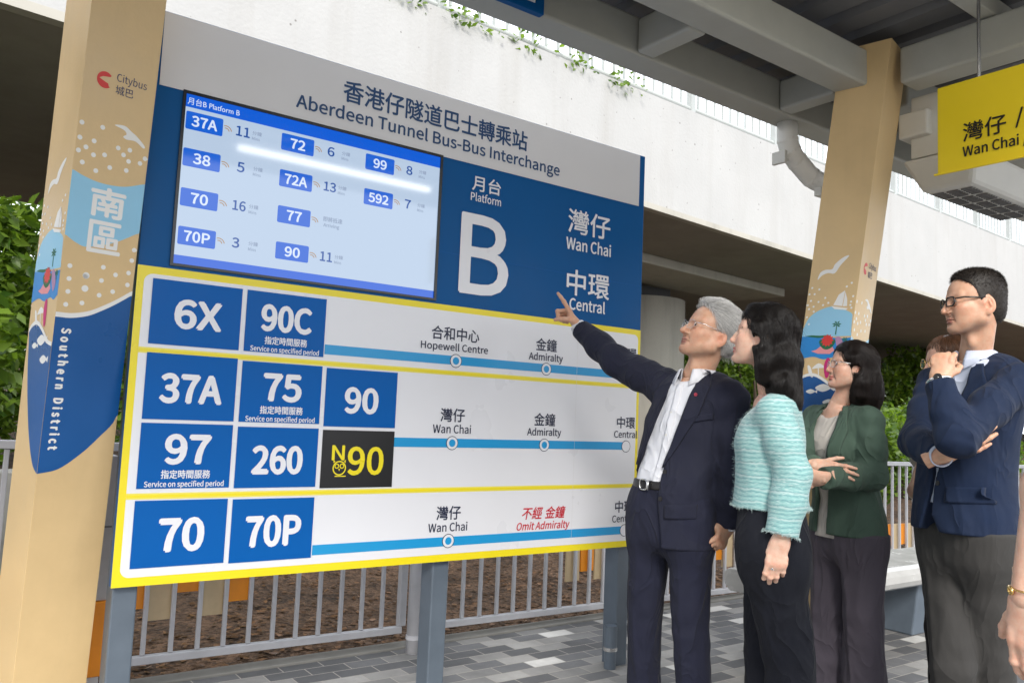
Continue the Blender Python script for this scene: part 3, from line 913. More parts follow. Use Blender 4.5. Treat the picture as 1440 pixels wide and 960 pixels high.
screen_words.append(('月台B Platform B', (.110, 1.726, .300, 1.753), .004))
words('lettering', screen_words, .0036, M['s_text'], scn)
words('minutes', minute_words, .0036, M['s_num'], scn)
words('small_print', small_words, .0036, M['s_grey'], scn)
orgs.obj('signal_mark', M['s_org'], scn)

# ------------------------------------------------------------------ fence behind the board
FY = 3.95
fen = thing('guard_fence', (3.4, FY, 0), 'long grey bar fence with beige and orange boards behind the information board', 'fence')
def fz(x): return .012 - .012*(x-3.5)
FX = [(-1.9, .10), (.20, 2.19), (2.34, 4.34), (4.46, 6.46), (6.58, 8.6), (8.72, 10.7)]
bsrc = None
for x0, x1 in FX:
    for dz, hh in ((.055, .036), (.985, .036)):
        lo = [(x0, FY-.018, fz(x0)+dz-hh/2), (x1, FY-.018, fz(x1)+dz-hh/2), (x1, FY+.018, fz(x1)+dz-hh/2), (x0, FY+.018, fz(x0)+dz-hh/2)]
        MB().hexa(lo, [(a, b, c+hh) for a, b, c in lo]).obj('rail', M['fence'], fen, bevel=.004)
    n = round((x1-x0)/.117)
    for i in range(n+1):
        x = x0 + (x1-x0)*i/n
        e = .020 if i in (0, n) else .0098
        if bsrc is None or e > .015:
            o = MB().box((-e, -e, 0), (e, e, .89)).obj('bar', M['fence'], fen, bevel=.003)
            if e < .015: bsrc = o
        else:
            o = bsrc.copy(); COL.objects.link(o)
        o.location = (x, FY, fz(x)+.075)
src = {}
for x0, x1, off in ((.20, 1.36, 0), (3.34, 3.80, 0), (4.46, 4.93, 1), (5.8, 6.4, 0), (6.99, 7.8, 1), (-1.9, .1, 0)):
    i = 0
    x = x0 + .004
    while x < x1:
        org = (i+off) % 2 == 1
        bot = .215 + (.055 if org else 0) + (.06 if org and i % 4 == 3 else 0)
        o = MB().box((x, FY+.021, fz(x)+bot), (x+.108, FY+.034, fz(x)+.452)).obj('board', M['orange' if org else 'beige'], fen, bevel=.002)
        o['label'] = 'orange board on the fence' if org else 'beige board on the fence'
        x += .117; i += 1
pp = thing('pipe_post', (2.185, 3.80, 0), 'round pale grey steel pipe post standing in front of the fence', 'post')
MB().tube([(2.185,3.80,-.05), (2.185,3.80,.98)], .036, 20).obj('shaft', M['fence'], pp, smooth=False).data.shade_smooth()
MB().tube([(2.185,3.80,.07), (2.185,3.80,.09)], .040, 20).tube([(2.185,3.80,.62), (2.185,3.80,.645)], .039, 20).obj('collar', M['fence'], pp)
cab = thing('utility_cabinet', (.5, 3.55, 0), 'narrow grey and orange cabinet squeezed between column and board post', 'cabinet')
MB().box((.42, 3.50, .47), (.655, 3.62, 1.02)).obj('grey_door', M['fence'], cab, bevel=.004)
MB().box((.42, 3.498, .745), (.655, 3.4995, .752)).obj('seam', M['deck'], cab)
MB().box((.42, 3.49, .19), (.665, 3.62, .468)).obj('orange_door', M['orange'], cab, bevel=.004)
MB().box((.44, 3.50, 0), (.65, 3.62, .188)).obj('plinth', M['fence'], cab, bevel=.004)
wl = MB().box((-4, 5.5, -.1), (.62, 5.72, .80)).obj('retaining_wall', mat('stained_concrete', (.25, .245, .22), .9, .25, 3, .2, 30), bevel=.01)
tag(wl, 'low stained concrete retaining wall beyond the fence on the left', 'wall')
M['blockc'] = mat('concrete_block', (.35, .345, .33), .9, .15, 5, .2, 30)
for i, (x, y, l, h, rz) in enumerate(((2.9, 7.2, 1.3, .16, .05), (5.6, 6.3, .7, .22, -.1), (6.6, 7.0, .9, .18, .2))):
    o = MB().box((-l/2, -.1, -.08), (l/2, .12, h)).obj('concrete_edging', M['blockc'], bevel=.015)
    o.location = (x, y, hill(x, y)-.02); o.rotation_euler = (0, 0, rz)
    tag(o, ['long low concrete edging block lying on the soil behind the board', 'short concrete edging block lying on the soil behind the grey haired man', 'tilted concrete edging block lying on the soil behind the bench'][i], 'edging block')

# ------------------------------------------------------------------ bench
M['bench'] = mat('polished_grey_stone', (.42, .415, .40), .22, .08, 6, spec=.5)
bn = thing('platform_bench', (4.6, 2.85, 0), 'low grey bench with rounded front edge behind the standing people', 'bench')
prof = [(2.60, .33), (2.575, .345), (2.56, .375), (2.563, .41), (2.585, .438), (2.62, .452), (3.02, .452), (3.05, .435), (3.06, .40), (3.05, .36), (3.02, .33)]
mb = MB().hexa([(3.72, y, z) for y, z in prof], [(6.4, y, z) for y, z in prof])
mb.obj('seat', M['bench'], bn, bevel=.006)
for x in (3.95, 5.05, 6.1):
    MB().hexa([(x, 2.70, 0), (x+.22, 2.70, 0), (x+.22, 2.95, 0), (x, 2.95, 0)], [(x, 2.66, .328), (x+.22, 2.66, .328), (x+.22, 2.99, .328), (x, 2.99, .328)]).obj('leg', M['post'], bn, bevel=.01)

# ------------------------------------------------------------------ vegetation
def leaf_mat(name, c1, c2, trans=.45):
    m = bpy.data.materials.new(name)
    m.use_nodes = True
    t = m.node_tree
    b = t.nodes['Principled BSDF']
    out = t.nodes['Material Output']
    a = t.nodes.new('ShaderNodeAttribute'); a.attribute_name = 'tone'
    r = t.nodes.new('ShaderNodeValToRGB')
    r.color_ramp.elements[0].color = (*c1, 1)
    r.color_ramp.elements[1].color = (*c2, 1)
    tr = t.nodes.new('ShaderNodeBsdfTranslucent')
    ms = t.nodes.new('ShaderNodeMixShader'); ms.inputs[0].default_value = trans
    b.inputs['Roughness'].default_value = .38
    L = t.links.new
    L(a.outputs['Fac'], r.inputs[0]); L(r.outputs[0], b.inputs['Base Color'])
    h = t.nodes.new('ShaderNodeVectorMath'); h.operation = 'MULTIPLY'; h.inputs[1].default_value = (1.5, 1.6, .6)
    L(r.outputs[0], h.inputs[0]); L(h.outputs[0], tr.inputs[0])
    L(b.outputs[0], ms.inputs[1]); L(tr.outputs[0], ms.inputs[2]); L(ms.outputs[0], out.inputs['Surface'])
    return m
M['leaf'] = leaf_mat('hedge_leaf', (.028, .075, .012), (.20, .30, .035))
M['litter'] = leaf_mat('dry_leaf', (.05, .024, .010), (.24, .125, .06), .1)
M['bark'] = mat('brown_bark', (.07, .05, .035), .9, .2, 12, .5, 40)

def leaf_mesh(name, P, size, m, flat=False, parent=None, droop=.5):
    n = len(P)
    az, el = rng.uniform(0, 2*math.pi, n), (rng.normal(0, .12, n) if flat else rng.normal(-droop*.6, .55, n))
    d = np.stack([np.cos(az)*np.cos(el), np.sin(az)*np.cos(el), np.sin(el)], 1)
    u = rng.normal(0, 1, (n, 3))
    if flat: u = np.stack([rng.normal(0,.2,n), rng.normal(0,.2,n), np.ones(n)], 1)
    else: u[:, 2] = np.abs(u[:, 2]) + .4
    s = np.cross(d, u); s /= np.linalg.norm(s, axis=1)[:, None]
    nn = np.cross(s, d)
    L = (size*rng.uniform(.6, 1.35, n))[:, None]
    W = L*.27
    base = P
    V = np.stack([base, base+d*L*.38+s*W-nn*L*.03, base+d*L*.5+nn*L*.06, base+d*L*.38-s*W-nn*L*.03, base+d*L], 1).reshape(-1, 3)
    o5 = (np.arange(n)*5)[:, None]
    F = np.concatenate([o5+[0, 1, 2], o5+[1, 4, 2], o5+[0, 2, 3], o5+[2, 4, 3]], 0)
    me = bpy.data.meshes.new(name)
    me.vertices.add(len(V)); me.vertices.foreach_set('co', V.astype(np.float32).ravel())
    me.loops.add(F.size); me.loops.foreach_set('vertex_index', F.astype(np.int32).ravel())
    me.polygons.add(len(F)); me.polygons.foreach_set('loop_start', np.arange(0, F.size, 3, dtype=np.int32))
    me.update()
    at = me.attributes.new('tone', 'FLOAT', 'POINT')
    at.data.foreach_set('value', np.repeat(rng.beta(1.5, 1.8, n), 5).astype(np.float32))
    me.materials.append(m)
    o = bpy.data.objects.new(name, me)
    COL.objects.link(o)
    if parent: attach(o, parent)
    return o

def shrub(x, y, z0, wx, wy, h, n, size, label, name='leafy_shrub', cat='shrub', group='shrubs beyond the fence', clumps=26, trunk=True):
    t = thing(name, (x, y, z0), label, cat, group)
    if trunk:
        mb = MB()
        for k in range(5):
            a = 2*math.pi*k/5 + x
            mb.tube([(x+.05*math.cos(a), y+.05*math.sin(a), z0-.1), (x+.12*math.cos(a)*wx, y+.12*math.sin(a), z0+h*.35), (x+.35*wx*math.cos(a), y+.3*wy*math.sin(a), z0+h*.85)], [.05, .035, .012], 8)
        mb.obj('stem', M['bark'], t, smooth=True)
    C_ = []
    for k in range(clumps):
        while True:
            q = rng.uniform(-1, 1, 3)
            if (q**2).sum() < 1: break
        C_.append((x+q[0]*wx, y+q[1]*wy, z0+h*.5+q[2]*h*.5))
    C_ = np.array(C_)
    idx = rng.integers(0, clumps, n)
    r_ = rng.uniform(.5, 1.0, clumps)*min(wx, wy, h*.5)*.55
    v = rng.normal(0, 1, (n, 3)); v /= np.linalg.norm(v, axis=1)[:, None]
    P = C_[idx] + v*(r_[idx]*rng.uniform(.35, 1.0, n)**.5)[:, None]
    P[:, 2] = np.maximum(P[:, 2], z0+.02)
    leaf_mesh('crown', P, size, M['leaf'], parent=t)
    return t
hz = lambda x, y: hill(x, y)-.03
shrub(-.1, 8.2, hz(-.1, 8.2), 1.3, .9, 2.75, 9000, .13, 'tall dense leafy shrub left of the left column in the overpass shade')
shrub(-2.8, 8.6, hz(-2.8, 8.6), 1.4, 1.0, 2.8, 5000, .13, 'tall dense leafy shrub farthest left beyond the fence')
shrub(-.9, 12.6, hz(0, 12.6), 2.2, .9, 3.4, 6000, .17, 'tall shrub farther back under the overpass at the left edge')
shrub(.1, 4.9, hz(0, 4.9), .5, .35, .5, 1200, .10, 'small leafy plant in front of the retaining wall', clumps=10)
shrub(2.3, 9.2, hz(2.3, 9.2), 1.4, .9, 2.6, 4000, .13, 'dark leafy shrub hidden behind the information board')
shrub(12.6, 9.6, hz(12.6, 9.6), 1.5, .9, 2.3, 6000, .12, 'leafy shrub glimpsed between the grey haired man and the woman in turquoise', clumps=30)
shrub(10.8, 6.6, hz(10.8, 6.6), 1.1, .8, 1.40, 7000, .10, 'bright leafy shrub behind the fence beside the green blazer')
shrub(13.1, 7.1, hz(13.1, 7.1), 1.3, .9, 1.55, 7500, .11, 'bright leafy shrub behind the fence beside the navy blazer')
shrub(16.4, 7.6, hz(16.4, 7.6), 1.6, 1.1, 1.7, 6000, .12, 'leafy shrub farthest right beyond the fence', clumps=30)
for i, (x, y, wx_, h_) in enumerate(((6, 17, 3.2, 3.4), (12, 18.5, 3.4, 3.2), (18.5, 19.5, 3.6, 3.4), (26, 21, 4, 3.4), (35, 23, 5, 3.6), (27, 14.5, 3.5, 3.0), (36, 17.5, 4, 3.4), (47, 21, 5, 3.8))):
    shrub(x, y, .6, wx_, 1.4, h_+.4, 7500, .2, ['nearest', 'second', 'third', 'fourth', 'broad fifth', 'first of the nearer', 'second of the nearer', 'farthest'][i]+' dark shrub in the row under the far edge of the overpass', clumps=60)
# trees beyond the overpass
def tree(x, y, h, r, n, label):
    t = thing('broadleaf_tree', (x, y, 0), label, 'tree', 'trees beyond the overpass')
    MB().tube([(x, y, -.1), (x+.1, y, h*.4), (x-.1, y+.1, h*.75)], [.22, .17, .08], 10).obj('trunk', M['bark'], t, smooth=True)
    cl = 40
    q = rng.normal(0, 1, (cl, 3)); q /= np.linalg.norm(q, axis=1)[:, None]
    C_ = np.array([x, y, h*.68]) + q*rng.uniform(.3, 1, cl)[:, None]*np.array([r, r, h*.3])
    idx = rng.integers(0, cl, n)
    v = rng.normal(0, 1, (n, 3)); v /= np.linalg.norm(v, axis=1)[:, None]
    leaf_mesh('crown', C_[idx]+v*(rng.uniform(.3, 1, n)**.5*r*.33)[:, None], .2, M['leaf'], parent=t)
tree(-3, 18, 8.5, 3.0, 9000, 'tall tree beyond the overpass at the far left')
tree(3.5, 20, 7.5, 3.0, 6000, 'tall tree beyond the overpass behind the left column')
tree(30, 26, 6.5, 4.2, 8000, 'broad tree beyond the far end of the overpass')
tree(24, 22, 5.5, 3.2, 6000, 'small tree beyond the overpass behind the shrubs')
# creeper hanging on the bridge railing
P = []
for i in range(560):
    a = rng.uniform(-9.0, -4.7)
    if rng.uniform() < .5*(1+math.sin(a*7))*.9+.1:
        P.append(ov(a, -.02+rng.normal(0, .05), top_z(a)+abs(rng.normal(0, .28))-.12))
tag(leaf_mesh('creeper', np.array(P), .085, M['leaf']), 'green creeper straggling over the overpass parapet below its railing', 'creeper')
# dry leaves on the soil
n = 5200
X, Y = rng.uniform(-.5, 9.5, n), 3.99 + rng.gamma(1.1, 1.1, n)
P = np.stack([X, Y, np.array([hill(x, y) for x, y in zip(X, Y)])-.022+rng.uniform(0, .012, n)], 1)
tag(leaf_mesh('leaf_litter', P, .05, M['litter'], flat=True), 'dry brown leaf litter on the soil behind the fence', 'leaf litter', kind='stuff')
# ------------------------------------------------------------------ people: implicit-surface modelling kit
A = lambda *p: np.array(p, dtype=np.float64)
CAMP = A(0, 0, CAMH)
def at(x, y, t):
    """world point seen at (x, y) of the 1440 x 960 picture plane, t metres in front of the lens"""
    return CAMP + t*(A(*Fw) + A(*R2)*((x-720)/FPX) - A(*U2)*((y-480)/FPX))
def unit(v): v = np.asarray(v, float); return v/np.linalg.norm(v)
def smin(a, b, k):
    if k <= 0: return np.minimum(a, b)
    h = np.maximum(k-np.abs(a-b), 0)/k
    return np.minimum(a, b) - h*h*k*.25
def smax(a, b, k): return -smin(-a, -b, k)
def seg(P, a, b, ra, rb, side=None):
    """elliptic tapered capsule; ra, rb = radius or (width, depth); side = direction of the width"""
    a, b = np.asarray(a, float), np.asarray(b, float)
    wa, da = ra if isinstance(ra, tuple) else (ra, ra)
    wb, db = rb if isinstance(rb, tuple) else (rb, rb)
    ax = b-a; L = np.linalg.norm(ax); ax = ax/L
    if side is None: side = np.cross(ax, A(.31, .2, .93)) if abs(ax[2]) < .9 else np.cross(ax, A(1, .2, 0))
    side = np.asarray(side, float); side = unit(side-ax*(side@ax)); fw = np.cross(ax, side)
    q = P-a
    s = q@ax; t = np.clip(s/L, 0, 1); s = s-t*L
    w = wa+(wb-wa)*t; d = da+(db-da)*t
    r = np.sqrt(((q@side)/w)**2+((q@fw)/d)**2+(s/(.5*(w+d)))**2)
    return (r-1)*np.minimum(w, d)
def chain(P, pts, rad, side=None, k=.012):
    o = None
    for i in range(len(pts)-1):
        v = seg(P, pts[i], pts[i+1], rad[i], rad[i+1], side)
        o = v if o is None else smin(o, v, k)
    return o
def ell(P, c, r, Rm=None):
    q = P-np.asarray(c, float)
    if Rm is not None: q = q@Rm
    r = np.asarray(r, float)
    return (np.sqrt(((q/r)**2).sum(1))-1)*r.min()
def wob(P, f, ph=0.0, st=(1, 1, 1)):
    """irregular smooth field in about -1..1"""
    q = P*np.asarray(st)*f
    x, y, z = q[:, 0]+ph, q[:, 1]+1.7*ph, q[:, 2]-ph
    return (np.sin(x+1.3*np.sin(y*.9+.7)+.8*np.sin(z*1.1))*.5+np.sin(y*1.2+1.1*np.sin(z*.8+ph)+.6*np.sin(x*1.3))*.3+np.sin(z*1.4+1.2*np.sin(x*.7))*.3)
def nets(f, lo, hi, h, B=6):
    lo, hi = np.asarray(lo, float), np.asarray(hi, float)
    nb = np.ceil((hi-lo)/(h*B)).astype(int)+1
    n = nb*B+1
    cx = [lo[i]+h*B*(np.arange(nb[i])+.5) for i in range(3)]
    G = np.stack(np.meshgrid(*cx, indexing='ij'), -1).reshape(-1, 3)
    fc = f(G).reshape(nb)
    act = np.abs(fc) < h*B*1.25
    cell = np.where(fc > 0, 1.0, -1.0)
    V = np.ones(n, np.float32)
    V[:-1, :-1, :-1] = np.repeat(np.repeat(np.repeat(cell, B, 0), B, 1), B, 2)
    m = np.zeros(n, bool)
    am = np.repeat(np.repeat(np.repeat(act, B, 0), B, 1), B, 2)
    m[:-1, :-1, :-1] |= am
    for d in range(3):
        s1 = [slice(None)]*3; s2 = [slice(None)]*3
        s1[d] = slice(1, None); s2[d] = slice(None, -1)
        m[tuple(s1)] |= m[tuple(s2)]
    I = np.argwhere(m)
    vals = np.empty(len(I))
    for c0 in range(0, len(I), 200000):
        vals[c0:c0+200000] = f(lo+I[c0:c0+200000]*h)
    V[m] = vals
    V[0], V[-1], V[:, 0], V[:, -1], V[:, :, 0], V[:, :, -1] = (np.maximum(x, 1e-3) for x in (V[0], V[-1], V[:, 0], V[:, -1], V[:, :, 0], V[:, :, -1]))
    S = V < 0
    c = [S[i:n[0]-1+i, j:n[1]-1+j, k:n[2]-1+k] for i in (0, 1) for j in (0, 1) for k in (0, 1)]
    cnt = sum(x.astype(np.int8) for x in c)
    C = np.argwhere((cnt > 0) & (cnt < 8))
    idx = -np.ones(n-1, np.int64)
    idx[C[:, 0], C[:, 1], C[:, 2]] = np.arange(len(C))
    acc, num = np.zeros((len(C), 3)), np.zeros(len(C))
    cor = [(i, j, k) for i in (0, 1) for j in (0, 1) for k in (0, 1)]
    val = [V[C[:, 0]+i, C[:, 1]+j, C[:, 2]+k].astype(float) for i, j, k in cor]
    for p in range(8):
        for q in range(p+1, 8):
            dd = [abs(x-y) for x, y in zip(cor[p], cor[q])]
            if sum(dd) != 1: continue
            x = (val[p] < 0) != (val[q] < 0)
            t = np.where(x, val[p]/np.where(x, val[p]-val[q], 1), 0)
            acc += np.where(x[:, None], np.array(cor[p])+t[:, None]*(np.array(cor[q])-np.array(cor[p])), 0)
            num += x
    pos = lo+(C+acc/num[:, None])*h
    F = []
    for d in range(3):
        u, v = (d+1) % 3, (d+2) % 3
        s1 = [slice(1, -1)]*3; s2 = [slice(1, -1)]*3
        s1[d] = slice(0, -1); s2[d] = slice(1, None)
        a, b = S[tuple(s1)], S[tuple(s2)]
        for flip, E in ((False, np.argwhere(a & ~b)), (True, np.argwhere(~a & b))):
            if not len(E): continue
            E = E+1; E[:, d] -= 1
            def ci(du, dv):
                e = E.copy(); e[:, u] += du; e[:, v] += dv
                return idx[e[:, 0], e[:, 1], e[:, 2]]
            q = np.stack([ci(-1, -1), ci(0, -1), ci(0, 0), ci(-1, 0)], 1)
            F.append(q[:, ::-1] if flip else q)
    return pos, np.concatenate(F)
def mesh_obj(name, V, F, m, parent=None, col=None, smooth=True):
    me = bpy.data.meshes.new(name)
    V = np.asarray(V, np.float32); F = np.asarray(F, np.int32)
    me.vertices.add(len(V)); me.vertices.foreach_set('co', V.ravel())
    me.loops.add(F.size); me.loops.foreach_set('vertex_index', F.ravel())
    me.polygons.add(len(F)); me.polygons.foreach_set('loop_start', np.arange(0, F.size, F.shape[1], dtype=np.int32))
    me.update()
    if smooth: me.shade_smooth()
    if col is not None:
        a = me.color_attributes.new('tint', 'FLOAT_COLOR', 'POINT')
        a.data.foreach_set('color', np.concatenate([col, np.ones((len(col), 1))], 1).astype(np.float32).ravel())
    if m: me.materials.append(m)
    o = bpy.data.objects.new(name, me)
    COL.objects.link(o)
    if parent: attach(o, parent)
    return o
def bbox(pts, pad):
    pts = np.array(pts)
    return pts.min(0)-pad, pts.max(0)+pad

# ---- materials for people
def skin_mat():
    m = bpy.data.materials.new('skin')
    m.use_nodes = True
    t = m.node_tree
    b = t.nodes['Principled BSDF']
    a = t.nodes.new('ShaderNodeVertexColor'); a.layer_name = 'tint'
    co = t.nodes.new('ShaderNodeTexCoord')
    n = t.nodes.new('ShaderNodeTexNoise'); n.inputs['Scale'].default_value = 38; n.inputs['Detail'].default_value = 6
    r = t.nodes.new('ShaderNodeMapRange'); r.inputs[1].default_value, r.inputs[2].default_value, r.inputs[3].default_value, r.inputs[4].default_value = .3, .7, .9, 1.08
    v = t.nodes.new('ShaderNodeVectorMath'); v.operation = 'SCALE'
    n2 = t.nodes.new('ShaderNodeTexNoise'); n2.inputs['Scale'].default_value = 420; n2.inputs['Detail'].default_value = 3
    bp = t.nodes.new('ShaderNodeBump'); bp.inputs['Strength'].default_value = .3; bp.inputs['Distance'].default_value = .002
    L = t.links.new
    L(co.outputs['Object'], n.inputs['Vector']); L(n.outputs['Fac'], r.inputs[0]); L(a.outputs['Color'], v.inputs[0]); L(r.outputs[0], v.inputs['Scale'])
    n4 = t.nodes.new('ShaderNodeTexNoise'); n4.inputs['Scale'].default_value = 60; n4.inputs['Detail'].default_value = 4; n4.inputs['Roughness'].default_value = .7
    r4 = t.nodes.new('ShaderNodeMapRange'); r4.inputs[1].default_value, r4.inputs[2].default_value, r4.inputs[3].default_value, r4.inputs[4].default_value = .42, .68, 0, .75
    mm = t.nodes.new('ShaderNodeMix'); mm.data_type = 'RGBA'; mm.blend_type = 'MULTIPLY'; mm.inputs[7].default_value = (.98, .80, .76, 1)
    L(co.outputs['Object'], n4.inputs['Vector']); L(n4.outputs['Fac'], r4.inputs[0]); L(r4.outputs[0], mm.inputs[0]); L(v.outputs[0], mm.inputs[6])
    L(mm.outputs[2], b.inputs['Base Color']); L(co.outputs['Object'], n2.inputs['Vector']); L(n2.outputs['Fac'], bp.inputs['Height']); L(bp.outputs[0], b.inputs['Normal'])
    b.inputs['Roughness'].default_value = .42
    b.inputs['Specular IOR Level'].default_value = .4
    b.inputs['Subsurface Weight'].default_value = .22
    b.inputs['Subsurface Radius'].default_value = (1, .35, .2)
    b.inputs['Subsurface Scale'].default_value = .006
    return m
M['skin'] = skin_mat()
def cloth(name, col, rough=.85, weave=900, bump=.25, noise=.05, sheen=.03, creases=.8):
    m = mat(name, col, rough, noise, 9, 0, sheen=sheen, spec=.25)
    t = m.node_tree
    b = t.nodes['Principled BSDF']
    co = t.nodes.new('ShaderNodeTexCoord')
    n = t.nodes.new('ShaderNodeTexNoise'); n.inputs['Scale'].default_value = weave; n.inputs['Detail'].default_value = 2
    n2 = t.nodes.new('ShaderNodeTexNoise'); n2.inputs['Scale'].default_value = 22; n2.inputs['Detail'].default_value = 4; n2.inputs['Distortion'].default_value = .4
    mp = t.nodes.new('ShaderNodeMapping'); mp.inputs['Scale'].default_value = (1, 1, .45)
    b1 = t.nodes.new('ShaderNodeBump'); b1.inputs['Strength'].default_value = bump; b1.inputs['Distance'].default_value = .002
    b2 = t.nodes.new('ShaderNodeBump'); b2.inputs['Strength'].default_value = .22; b2.inputs['Distance'].default_value = .012
    L = t.links.new
    L(co.outputs['Object'], n.inputs['Vector']); L(co.outputs['Object'], mp.inputs['Vector']); L(mp.outputs[0], n2.inputs['Vector'])
    n5 = t.nodes.new('ShaderNodeTexNoise'); n5.inputs['Scale'].default_value = 5.5; n5.inputs['Detail'].default_value = 2.0; n5.inputs['Roughness'].default_value = .45; n5.inputs['Distortion'].default_value = .9
    s5 = t.nodes.new('ShaderNodeMath'); s5.operation = 'SUBTRACT'; s5.inputs[1].default_value = .5
    a5 = t.nodes.new('ShaderNodeMath'); a5.operation = 'ABSOLUTE'
    p5 = t.nodes.new('ShaderNodeMath'); p5.operation = 'POWER'; p5.inputs[1].default_value = .7
    mp5 = t.nodes.new('ShaderNodeMapping'); mp5.inputs['Scale'].default_value = (1.3, 1.3, .7)
    b5 = t.nodes.new('ShaderNodeBump'); b5.inputs['Strength'].default_value = creases; b5.inputs['Distance'].default_value = .03; b5.invert = True
    L(co.outputs['Object'], mp5.inputs['Vector']); L(mp5.outputs[0], n5.inputs['Vector']); L(n5.outputs['Fac'], s5.inputs[0]); L(s5.outputs[0], a5.inputs[0]); L(a5.outputs[0], p5.inputs[0]); L(p5.outputs[0], b5.inputs['Height']); L(b5.outputs[0], b2.inputs['Normal'])
    L(n2.outputs['Fac'], b2.inputs['Height']); L(n.outputs['Fac'], b1.inputs['Height']); L(b2.outputs[0], b1.inputs['Normal']); L(b1.outputs[0], b.inputs['Normal'])
    return m
def hair_mat(name, col, rough=.35):
    m = bpy.data.materials.new(name)
    m.use_nodes = True
    t = m.node_tree
    b = t.nodes['Principled BSDF']
    h = t.nodes.new('ShaderNodeHairInfo')
    r = t.nodes.new('ShaderNodeMapRange'); r.inputs[3].default_value, r.inputs[4].default_value = .55, 1.35
    v = t.nodes.new('ShaderNodeVectorMath'); v.operation = 'SCALE'; v.inputs[0].default_value = col
    t.links.new(h.outputs['Random'], r.inputs[0]); t.links.new(r.outputs[0], v.inputs['Scale']); t.links.new(v.outputs[0], b.inputs['Base Color'])
    b.inputs['Roughness'].default_value = rough
    b.inputs['Specular IOR Level'].default_value = .36
    return m
M['hair_black'] = hair_mat('black_hair', (.0095, .0068, .0058), .38)
M['hair_soft'] = hair_mat('soft_black_hair', (.015, .0095, .0078), .38)
M['hair_grey'] = hair_mat('silver_hair', (.62, .61, .59), .45)
M['hair_short'] = hair_mat('short_dark_grey_hair', (.036, .028, .023), .55)
M['hair_brown'] = hair_mat('brown_hair', (.10, .045, .022))
M['brow'] = hair_mat('dark_brow_hair', (.03, .022, .018), .6)
M['brow_grey'] = hair_mat('grey_brow_hair', (.14, .12, .11), .6)
def lens_mat():
    m = bpy.data.materials.new('spectacle_lens')
    m.use_nodes = True
    t = m.node_tree
    o = t.nodes['Material Output']
    t.nodes.remove(t.nodes['Principled BSDF'])
    tr = t.nodes.new('ShaderNodeBsdfTransparent'); gl = t.nodes.new('ShaderNodeBsdfGlossy'); gl.inputs['Roughness'].default_value = .03
    tr.inputs[0].default_value = (.93, .95, .96, 1)
    mx_ = t.nodes.new('ShaderNodeMixShader')
    mx_.inputs[0].default_value = .07; t.links.new(tr.outputs[0], mx_.inputs[1]); t.links.new(gl.outputs[0], mx_.inputs[2]); t.links.new(mx_.outputs[0], o.inputs['Surface'])
    return m
M['lens'] = lens_mat()
M['eye_white'] = mat('eye_white', (.62, .58, .54), .15)
M['iris'] = mat('dark_iris', (.018, .010, .007), .08)
M['frame_black'] = mat('black_spectacle_frame', (.012, .010, .010), .25)
M['gold'] = mat('gold_metal', (.80, .55, .20), .22, metal=1.0)

def strands(name, curves, rad, m, parent):
    """hair as real curves; curves: list of (n,3) arrays of equal length"""
    cu = np.asarray(curves, np.float32)
    N, K = cu.shape[:2]
    h = bpy.data.hair_curves.new(name)
    h.add_curves([K]*N)
    h.attributes['position'].data.foreach_set('vector', cu.reshape(-1))
    ra = h.attributes.get('radius') or h.attributes.new('radius', 'FLOAT', 'POINT')
    prof = np.linspace(1, .35, K)**.8*rad
    ra.data.foreach_set('value', np.tile(prof, N).astype(np.float32))
    h.materials.append(m)
    o = bpy.data.objects.new(name, h)
    COL.objects.link(o)
    attach(o, parent)
    return o

